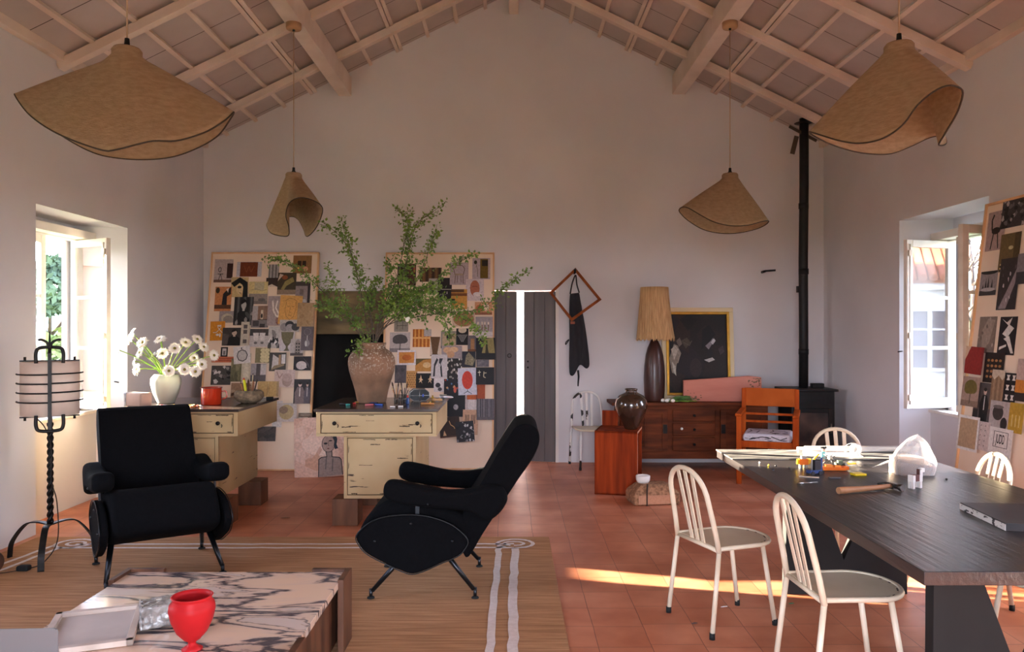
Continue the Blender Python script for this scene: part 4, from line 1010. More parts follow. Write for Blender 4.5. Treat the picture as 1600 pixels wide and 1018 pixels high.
mb2.ell(.68,.18,.09,.08,(30,28,44)).ell(.9,.2,.07,.07,(30,28,44)).line([(.68,.12),(.68,0)],.004,(30,28,44)).ell(.2,.84,.13,.05,(30,28,44))
o = mb2.mb.build('cushion_print', pm, cu, weld=False, fix=False); o.location = (0,-.01,.5062)
mb3 = Print(.42,.05,(226,222,230)); mb3.blobs(3,7,[(30,28,44)],.12).line([(.1,.2),(.4,.8),(.6,.5)],.004,(30,28,44)).line([(.6,.9),(.8,.3),(.95,.8)],.004,(30,28,44))
o = mb3.mb.build('front_print', pm, cu, weld=False, fix=False); o.location = (0,-.2462,.465); o.rotation_euler = (R(90),0,0)

# stove with flue
sv = thing('wood_stove', 'black cast-iron wood stove with a tall flue pipe in the right corner', 'stove', (3.23, 8.42, 0))
MB().bx(-.23,.23,-.21,.21,.08,.88).build('body', cast, sv, bevel=.006)
MB().bx(-.262,.262,-.24,.24,.88,.905).build('top_plate', cast, sv, bevel=.006)
MB().bx(-.2,.2,-.17,.17,0,.08).build('plinth', cast, sv)
dr = MB(); 
for (x0,x1,z0,z1) in ((-.20,-.155,.24,.70),(.155,.20,.24,.70),(-.155,.155,.24,.29),(-.155,.155,.655,.70)): dr.bx(x0,x1,-.235,-.21,z0,z1)
dd_ = dr.build('door', cast, sv, bevel=.004)
MB().bx(-.155,.155,-.222,-.214,.29,.655).build('glass', mat('sooted_glass', (92,74,66), .08, c2=(46,40,40), scale=(5,5,5), coat=.6), dd_)
MB().tube([(.178,-.245,.44),(.178,-.245,.54)], .009, 8).build('handle', steel, dd_)
mb = MB()
for k in range(5): mb.bx(-.14,.14,-.214,-.208,.755+.016*k,.762+.016*k)
mb.build('vent', gunmetal, sv)
fp = MB(); fx, fy = -.015, .02
fp.tube([(fx,fy,.90),(fx,fy,1.5),(fx-.004,fy,2.3),(fx+.005,fy,3.1),(fx+.004,fy,3.86)], .049, 16)
for z in (1.30, 2.18, 2.9): fp.lathe([(.049,-.03),(.053,-.03),(.053,.03),(.049,.03)], (fx,fy,z), 16)
fpo = fp.build('flue_pipe', cast, sv)
MB().bx(fx-.075,fx-.045,fy-.02,fy+.02,1.95,2.02).build('pipe_clamp', cast, fpo)
MB().lathe([(.05,0),(.10,.01)], (fx,fy,3.80), 16).build('flashing_collar', cast, fpo)
MB().bx(.06,.19,-.04,.03,.905,.955).build('air_lever_box', cast, sv, bevel=.004)
o = MB().box((0,0,0),(.05,.008,.20),0,0,Matrix.Rotation(R(14),3,'Y')).box((.10,.02,.13),(.34,.012,.03),0,0,Matrix.Rotation(R(28),3,'Y')).build('metal_flap', mat('dull_bronze', (74,62,50), .6, .3)); o.location = (3.10, 8.40, 3.56); tag(o, 'small dark metal flap hanging at the eaves beside the top of the flue pipe', 'metal flap')

# on the back wall
hk = MB(); hk.tube([(0,.02,0),(0,-.13,.004)], [.016,.013], 8); hk.bar((-.005,-.12,.004),(.11,-.13,.012),.02,.022); o = hk.build('wall_spike', iron); o.location = (2.92, YB-.0, 2.21); tag(o, 'dark iron spike jutting from the wall to the left of the flue pipe', 'wall hook')
fr_ = thing('diamond_frame', 'empty square wooden frame hung by one corner like a diamond over the apron', 'frame', tuple(at(899,429,8.83)))
mb = MB(); c = [at(899,418,8.83), at(940,468,8.83), at(893,502,8.83), at(858,457,8.83)]; c = [p-at(899,429,8.83) for p in c]; ce = sum(c, Vector())/4
inn = [ce+(p-ce)*.86 for p in c]
for i in range(4):
    j = (i+1) % 4; vs = []
    for p in (c[i], c[j], inn[j], inn[i]): vs += [p+Vector((0,-.012,0)), p+Vector((0,.012,0))]
    mb.add(vs, [(0,2,4,6),(1,7,5,3),(0,1,3,2),(4,5,7,6),(2,3,5,4),(0,6,7,1)])
mb.build('frame_bars', mat('frame_walnut', (146,78,38), .65, c2=(116,58,26), scale=(12,12,12), spec=.1), fr_, weld=True)
hk = MB().tube([(0,.10,0),(0,-.05,0),(0,-.06,.025)], .012, 8).ball((0,-.06,.028), .016, 8, 6); o = hk.build('coat_peg', iron); o.location = at(898,426,8.83); o.location.y = 8.84; tag(o, 'small iron peg holding the apron and the diamond frame', 'peg')
ap = thing('apron', 'black canvas apron hanging from a peg behind the diamond frame', 'apron', tuple(at(899,430,8.87)))
def ap_pt(u, v, dy=0): 
    p = at(u, v, 8.87)-at(899,430,8.87); p.y += dy; return p
rows = [((890,458),(905,456)), ((889,480),(908,478)), ((889,500),(912,496)), ((890,530),(917,528)), ((889,560),(920,556)), ((889.5,585),(921.5,568))]
vs = []; n = 14
for r_, (a, c) in enumerate(rows):
    for j in range(n+1):
        t = j/n; u = a[0]+(c[0]-a[0])*t; v = a[1]+(c[1]-a[1])*t
        vs.append(ap_pt(u, v+(6*math.sin(t*9) if r_ == len(rows)-1 else 0), .022*math.sin(t*11+r_*.4)*(.4+.12*r_)-.01))
fs = [(r_*(n+1)+j, r_*(n+1)+j+1, (r_+1)*(n+1)+j+1, (r_+1)*(n+1)+j) for r_ in range(len(rows)-1) for j in range(n)]
apm = mat('black_canvas', (34,33,38), .9, c2=(44,43,48), scale=(20,20,6))
a_ = MB().add(vs, fs, 0, True).build('cloth', apm, ap, fix=False); q = a_.modifiers.new('t','SOLIDIFY'); q.thickness = .004
a_.modifiers.new('s','SUBSURF').render_levels = 1
mb = MB(); mb.tube(smoothed([ap_pt(891,459),ap_pt(894,442,-.02),ap_pt(899,430,-.04),ap_pt(901,444,-.02),ap_pt(905,457)], 5), .009, 6); mb.tube(smoothed([ap_pt(889,530),ap_pt(884.5,534),ap_pt(884,538),ap_pt(889,531)],4), .006, 6); mb.tube([ap_pt(903,578,-.01),ap_pt(904,588,-.01),ap_pt(903,603,-.01)], [.012,.012,.008], 6); mb.build('straps', apm, ap)
MB().box(ap_pt(894.5,504,-.03),(.05,.006,.03)).build('leather_tag', mat('rust_leather', (150,78,50), .6), ap)
# ================================================================ pinboards
def board_wall(name, label, ul, ur, vt, Yt, Yb, H=None):
    a, c = at(ul, vt, Yt), at(ur, vt, Yt); W = c.x-a.x; top = a.z
    ln = math.hypot(top, Yt-Yb); ang = math.atan2(Yt-Yb, top)
    e = thing(name, label, 'pinboard', ((a.x+c.x)/2, Yb, 0)); e.rotation_euler = (-ang, 0, 0)
    MB().bx(-W/2+.012, W/2-.012, 0, .02, .0, ln-.012).build('panel', board_m, e)
    mb = MB(); t = .018
    for (x0,x1,z0,z1) in ((-W/2,-W/2+t,0,ln),(W/2-t,W/2,0,ln),(-W/2,W/2,ln-t,ln),(-W/2,W/2,0,t)): mb.bx(x0,x1,-.012,.035,z0,z1)
    mb.build('frame', pine, e, bevel=.002)
    M = Matrix.Translation(((a.x+c.x)/2, Yb, 0)) @ Matrix.Rotation(-ang, 4, 'X')
    # frame of the face: x right, y up the board, z out of the face
    F = M @ Matrix(((1,0,0,0),(0,0,-1,0),(0,1,0,0),(0,0,0,1)))
    return e, F
bl, FL = board_wall('pinboard', 'tall pinboard leaning on the back wall between the left corner and the fireplace', 331, 499, 394, 8.86, 8.40)
bm_, FM = board_wall('pinboard', 'tall pinboard leaning between the fireplace and the grey doors, behind the leafy branches', 603, 772.5, 394.5, 8.86, 8.46)
# right-hand board against the window wall
RB = thing('pinboard', 'large pinboard leaning on the right wall beside the window', 'pinboard', (3.30, 5.15, 0)); lean_r = math.atan2(.285, 2.47)
Wr, Lr = 1.28, 2.50
MB().bx(0, .02, -Wr/2+.012, Wr/2-.012, 0, Lr-.012).build('panel', board_m, RB)
mb = MB(); t = .018
for (y0,y1,z0,z1) in ((-Wr/2,-Wr/2+t,0,Lr),(Wr/2-t,Wr/2,0,Lr),(-Wr/2,Wr/2,Lr-t,Lr),(-Wr/2,Wr/2,0,t)): mb.bx(-.014,.03,y0,y1,z0,z1)
mb.build('frame', pine, RB, bevel=.002)
RB.rotation_euler = (0, lean_r, 0)
FR = Matrix.Translation((3.30,5.15,0)) @ Matrix.Rotation(lean_r, 4, 'Y') @ Matrix(((0,0,-1,0),(-1,0,0,0),(0,1,0,0),(0,0,0,1)))
def on_board(F, u, v):
    Fi = F.inverted(); o = Fi @ Vector((0,0,EYE)); p = Fi @ at(u, v, 1.0); d = p-o; t = -o.z/d.z; return (o+d*t).xy
LAY = {}
def card(F, key, box, label, draw, bg, border=0, roll=0, group=None, bcol=(236,232,228)):
    u0, v0, u1, v1 = box; um, vm = (u0+u1)/2, (v0+v1)/2
    l, r, t, b_ = on_board(F,u0,vm), on_board(F,u1,vm), on_board(F,um,v0), on_board(F,um,v1)
    w_, h_ = (r-l).length, (t-b_).length; c = (l+r+t+b_)/4
    lay = 1
    for (c2, w2, h2, l2) in LAY.setdefault(key, []):
        if abs(c.x-c2.x) < (w_+w2)/2+.012 and abs(c.y-c2.y) < (h_+h2)/2+.012: lay = max(lay, l2+1)
    LAY[key].append((c, w_, h_, lay))
    hw_ = {'L': (FL, .62), 'M': (FM, .62), 'R': (FR, .64)}[key][1]; over = .0155 if abs(c.x)+w_/2 > hw_-.022 else 0
    p = Print(w_, h_, bg, border, bcol); draw(p)
    o = p.build('photo_print', F @ Matrix.Translation((c.x, c.y, max(over, 0)+.0008+.0024*lay)) @ Matrix.Rotation(R(roll), 4, 'Z'))
    tag(o, label, 'picture', group)
    return o
K = (30,27,26); G = (120,114,112); LG = (176,168,166); WH = (226,220,214); BR = (120,62,34)
gl = 'pictures on the pinboard by the left corner'; lb_ = ' on the left pinboard'
def SCN(seed, cols, n=10, s=.22): return lambda p: p.blobs(seed, n, cols, s)
LEFT = [
 ((335,405,364,441), 'picture of a small mirror table by a dark door, top left', (188,172,168), lambda p: (p.rect(0,0,1,.12,(120,88,72)), p.rect(.68,.18,1,.82,(66,40,34)), p.line([(.2,.36),(.5,.36)],.004,K), p.ell(.30,.55,.09,.11,(60,54,54)), p.ell(.30,.55,.06,.08,(176,166,164)), p.line([(.35,.36),(.25,.1)],.003,K), p.line([(.35,.36),(.45,.1)],.003,K))),
 ((370,409,409,432), 'reddish brown textile picture on pale grey, top row', (204,200,204), lambda p: (p.rect(.14,0,.84,.98,(124,58,30)), p.line([(.3,.7),(.4,.3),(.49,.7),(.58,.3),(.7,.7)],.002,(168,100,58)))),
 ((420,413,436,434), 'small grey curtain picture, top row', (150,142,140), lambda p: r_stripes(p,[(112,106,106),(180,172,170)],6)),
 ((416,434,434,448), 'dark roof-shaped cutting below the grey curtain picture', (62,46,42), lambda p: p.poly([(.0,0),(.5,.3),(1,0)],(226,206,186))),
 ((458,399,487,427), 'warm brown picture of a lit room, top right corner', (150,110,66), lambda p: (p.rect(.25,.4,.45,.7,(52,36,24)), p.rect(.5,.4,.7,.7,(52,36,24)), p.ell(.3,.28,.06,.06,(246,196,96)), p.ell(.68,.25,.14,.13,(214,150,120)))),
 ((434,426,463,460), 'dark olive picture of tangled reclining figures', (70,60,44), lambda p: (p.rect(0,0,1,.22,(150,128,108)), p.poly([(.2,.25),(.4,.6),(.8,.8),(.9,.6),(.5,.4),(.35,.2)],(150,138,84)), p.ell(.38,.78,.16,.1,(150,84,48)), p.poly([(.0,.6),(.3,.9),(.1,.95)],(214,190,170)))),
 ((462,440,485,474), 'grey bedroom picture with a dark right edge', (150,136,136), lambda p: (p.rect(.82,0,1,1,(52,46,48)), p.rect(0,.8,.9,1,(72,64,62)), p.rect(.3,.4,.55,.65,(120,104,102)), p.poly([(.1,.05),(.8,.05),(.7,.2),(.2,.2)],(196,188,188)))),
 ((361,433,388,464), 'ink-dark portrait of a person with long hair', (206,178,126), lambda p: (p.poly([(0,.7),(.5,1),(.95,.75),(1,0),(.7,0),(.72,.5),(.5,.72),(.2,.5)],K), p.ell(.52,.42,.2,.26,(226,200,150)), p.ell(.5,.5,.12,.07,K), p.line([(.5,.22),(.62,.2)],.003,K))),
 ((389,440,419,459), 'pale yellow landscape drawing', (222,202,142), lambda p: (p.rect(.3,.3,.8,.95,(196,184,150)), p.line([(.1,.3),(.4,.4),(.7,.25),(.95,.35)],.0016,(120,104,76)))),
 ((389,459,418,475), 'grey misty landscape strip under the yellow drawing', (160,146,136), lambda p: (p.rect(0,0,1,.3,(132,120,112)), p.ell(.7,.4,.2,.16,(110,102,98)))),
 ((336,448,362,486), 'orange and black picture of a long dark dress', (206,136,84), lambda p: (p.poly([(.42,.1),(.48,.7),(.6,.8),(.72,.7),(.74,.1)],(36,34,38)), p.poly([(.6,.8),(.95,1),(.95,.7),(.72,.6)],(44,34,28)), p.ell(.15,.85,.12,.12,(60,48,30)), p.rect(0,.1,1,.26,(92,58,38)), p.poly([(.65,.9),(.8,.95),(.78,.75)],(230,214,200)))),
 ((343,486,366,504), 'greyish picture with one pale curve', (162,150,148), lambda p: (p.ell(.55,.35,.4,.45,(196,184,160)), p.ell(.62,.25,.34,.36,(150,140,130)))),
 ((366,464,396,508), 'black and white picture of a man in a studio', (52,50,50), lambda p: (r_stripes(p,[(38,36,36),(96,94,92)],6), r_person(p,K,(34,32,32),(196,190,184),.5), p.blobs(2,5,[(150,146,142),(80,78,76)],.12,(0,0,1,.4)))),
 ((395,478,419,504), 'brown picture of an open doorway and a candle', (150,118,98), lambda p: (p.rect(0,0,.35,1,(186,176,172)), p.rect(.55,.1,.7,.75,(226,206,176)), p.rect(.4,0,1,.2,(72,58,50)), p.ell(.62,.4,.06,.14,K))),
 ((393,500,420,512), 'grey strip with dark blocks below the doorway picture', (132,124,122), lambda p: (p.rect(.1,.2,.45,.9,(78,74,74)), p.rect(.5,0,.8,.5,(62,58,58)))),
 ((419,463,443,509), 'lilac grey picture of pale antler-like forms', (172,154,152), lambda p: (p.line([(.30,.85),(.38,.5),(.62,.3)],.009,(230,216,208)), p.line([(.62,.85),(.52,.6),(.74,.4),(.66,.22)],.008,(236,224,216)), p.ell(.68,.2,.14,.08,(150,110,104)), p.poly([(.55,.12),(.7,.02),(.8,.14)],(140,84,72)))),
 ((437,462,472,507), 'ochre sheet with a line-drawn face', (222,166,92), lambda p: r_face(p,(104,72,36))),
 ((466,474,492,511), 'plain tan textured card on the right side', (176,144,106), SCN(4,[(164,130,92),(184,152,114)],14,.16)),
 ((329,502,352,532), 'small orange card with a white emblem', (214,138,32), lambda p: (p.rect(.48,.72,.74,.80,WH), p.line([(.5,.70),(.62,.58),(.74,.70)],.003,WH), p.line([(.2,.42),(.42,.42),(.62,.58),(.8,.42),(.98,.42)],.003,WH), p.ell(.5,.3,.11,.06,WH), p.ell(.68,.28,.06,.1,WH))),
 ((348,512,378,540), 'dark picture of a person in a black coat', (66,58,54), lambda p: (r_person(p,K,(26,24,24),(206,180,160),.62), p.poly([(.3,.1),(.35,.6),(.0,.7),(0,0)],(92,82,76)))),
 ((377,503,390,540), 'narrow pale picture of a house front', (204,192,172), lambda p: [p.rect(.3,y,.75,y+.16,(96,88,84)) for y in (.72,.5,.1)]),
 ((391,514,420,542), 'grey picture of two tapered glasses', (196,188,184), lambda p: (p.rect(0,.62,1,1,(76,70,68)), [ (p.poly([(c-.10,.36),(c-.16,.78),(c+.16,.78),(c+.10,.36)],(222,214,210)), p.ell(c,.22,.09,.07,(110,104,102))) for c in (.33,.68)])),
 ((420,510,438,544), 'crumpled black and white sculpture picture', (196,190,186), lambda p: p.blobs(11,14,[(70,66,66),(140,134,132),(230,226,222),(40,38,38)],.24)),
 ((438,518,461,549), 'white card with a tall grey-green fluted vase', (206,196,198), lambda p: r_vase(p,(112,104,78),(140,132,102),.5,.02,.98,.44)),
 ((438,500,469,519), 'black and white cutting of rounded boulders', (190,180,174), lambda p: (p.ell(.25,.4,.22,.36,(150,142,142)), p.ell(.5,.6,.22,.3,(58,54,56)), p.ell(.52,.35,.2,.3,(168,160,160)), p.ell(.8,.4,.2,.3,(72,68,70)))),
 ((472,511,491,548), 'dark grey picture of a round wire lamp', (104,94,98), lambda p: (p.ell(.5,.78,.3,.15,(128,118,122)), p.ell(.5,.78,.26,.13,(104,94,98)), p.line([(.5,.62),(.5,.4)],.003,WH), p.ell(.5,.3,.22,.14,(150,142,146)), p.ell(.42,.28,.07,.12,WH))),
 ((455,530,475,556), 'cutting of a tall grey tower building', (188,176,172), lambda p: (p.poly([(.34,0),(.34,.8),(.55,1),(.78,.82),(.78,0)],(150,138,132)), [p.ell(x,y,.06,.05,K) for x in (.47,.66) for y in (.72,.52,.34,.16)], p.rect(0,0,1,.16,(92,82,80)))),
 ((345,542,356,557), 'tiny black framed picture on white', (30,28,28), lambda p: (p.rect(.22,.14,.8,.86,(206,200,198)), p.rect(.36,.2,.66,.6,(120,114,112)))),
 ((331,557,366,566), 'strip of stacked red book spines', (206,112,76), lambda p: (p.rect(0,.62,1,.72,(140,64,44)), p.rect(0,.28,1,.38,(126,58,40)))),
 ((330,571,361,601), 'busy black and white workshop picture', (72,70,68), lambda p: p.blobs(21,16,[(28,27,27),(150,146,142),(214,210,206),(88,84,82)],.16)),
 ((361,560,379,596), 'blurred olive green picture', (116,112,82), SCN(6,[(134,128,92),(150,142,108),(98,96,72)],6,.3)),
 ((378,552,392,594), 'pale cream figure picture', (206,196,172), lambda p: (p.ell(.5,.8,.25,.1,(180,166,136)), p.poly([(.2,.1),(.4,.7),(.6,.7),(.9,.1)],(222,214,192)))),
 ((392,568,416,596), 'grey picture with a dark upright block', (166,158,158), lambda p: (p.rect(.0,0,1,.36,(96,92,94)), p.rect(.36,.3,.62,1,(92,86,86)), p.rect(.66,.4,1,.95,(206,198,196)))),
 ((400,544,423,567), 'olive card with a cream knotwork ornament', (134,124,92), lambda p: [p.ell(x,y,.18,.14,(220,206,160)) or p.ell(x,y,.09,.07,(134,124,92)) for x in (.52,.78) for y in (.85,.6,.38,.16)]),
 ((366,541,392,568), 'tilted white card with a grey ring frame', (226,220,216), lambda p: (p.ell(.52,.46,.34,.36,(92,90,90),8), p.ell(.52,.46,.28,.30,(200,194,190),8), p.ell(.5,.88,.04,.05,(60,58,58)))),
 ((422,551,448,580), 'black and white picture of a bright room', (76,72,68), lambda p: (p.poly([(.2,.9),(.55,.7),(.55,.2),(.15,.1)],(206,200,196)), p.rect(.55,.3,.68,.88,(176,142,108)), p.rect(.72,.4,.95,.9,(222,216,214)), p.poly([(.1,.05),(.9,.3),(.9,.4),(.3,.3)],(150,132,104)))),
 ((460,557,487,579), 'white stone on a black ground', (46,42,46), lambda p: (p.ell(.45,.36,.3,.3,(206,194,192)), p.poly([(.45,.62),(.78,.2),(.45,.1)],(206,194,192)), p.poly([(.5,.95),(.95,.1),(.85,.5)],(92,86,90)))),
 ((430,578,462,605), 'pinkish relief vase with a curling handle', (206,182,174), lambda p: (p.ell(.62,.4,.24,.38,(172,146,136)), p.ell(.62,.55,.24,.24,(186,160,150)), p.line([(.1,.9),(.25,.5),(.4,.8)],.006,(170,140,134)))),
 ((461,593,487,631), 'picture of two standing people in grey coats', (52,48,50), lambda p: (r_full(p,(124,106,106),(214,180,170),.36,1.3), r_full(p,(92,84,92),(206,172,160),.80,.8))),
 ((404,596,437,620), 'tan sheet with a pleated fold in the middle', (200,168,110), lambda p: (p.poly([(.48,.05),(.44,.5),(.5,.95),(.56,.5)],(150,118,66)), p.line([(.5,.95),(.5,.05)],.002,(236,214,160)), p.rect(.9,0,1,1,(176,150,110)))),
 ((361,598,397,622), 'brown wooden objects picture behind the stone bowl', (160,128,102), SCN(9,[(120,84,58),(186,160,134),(96,66,48)],8,.2)),
 ((426,626,441,667), 'blank white sheet in the lower middle', (222,214,210), lambda p: None),
 ((433,630,465,659), 'pale sheet with one soft tan blob', (200,188,182), lambda p: (p.ell(.5,.52,.36,.40,(188,164,120)), p.ell(.36,.64,.22,.2,(150,124,104)))),
 ((401,666,431,689), 'small dark grey cloudy picture, lowest on the board', (84,80,80), SCN(13,[(98,94,92),(70,68,70)],6,.3)),
 ((467,645,488,657), 'small brown shelf picture near the right edge', (112,92,78), lambda p: (p.rect(.0,0,.7,.45,(212,196,178)), p.ell(.5,.75,.4,.2,(150,132,116)))),
]
rolls = {'tilted white card with a grey ring frame': 6, 'ochre sheet with a line-drawn face': -3, 'small orange card with a white emblem': 1.5, 'pale sheet with one soft tan blob': 2}
for bx_, lb, bg_, dr_ in LEFT:
    card(FL, 'L', bx_, lb+lb_, dr_, bg_, 0, rolls.get(lb, 0), gl)
gm_ = 'pictures on the pinboard behind the branches'; lbm = ' on the middle pinboard'
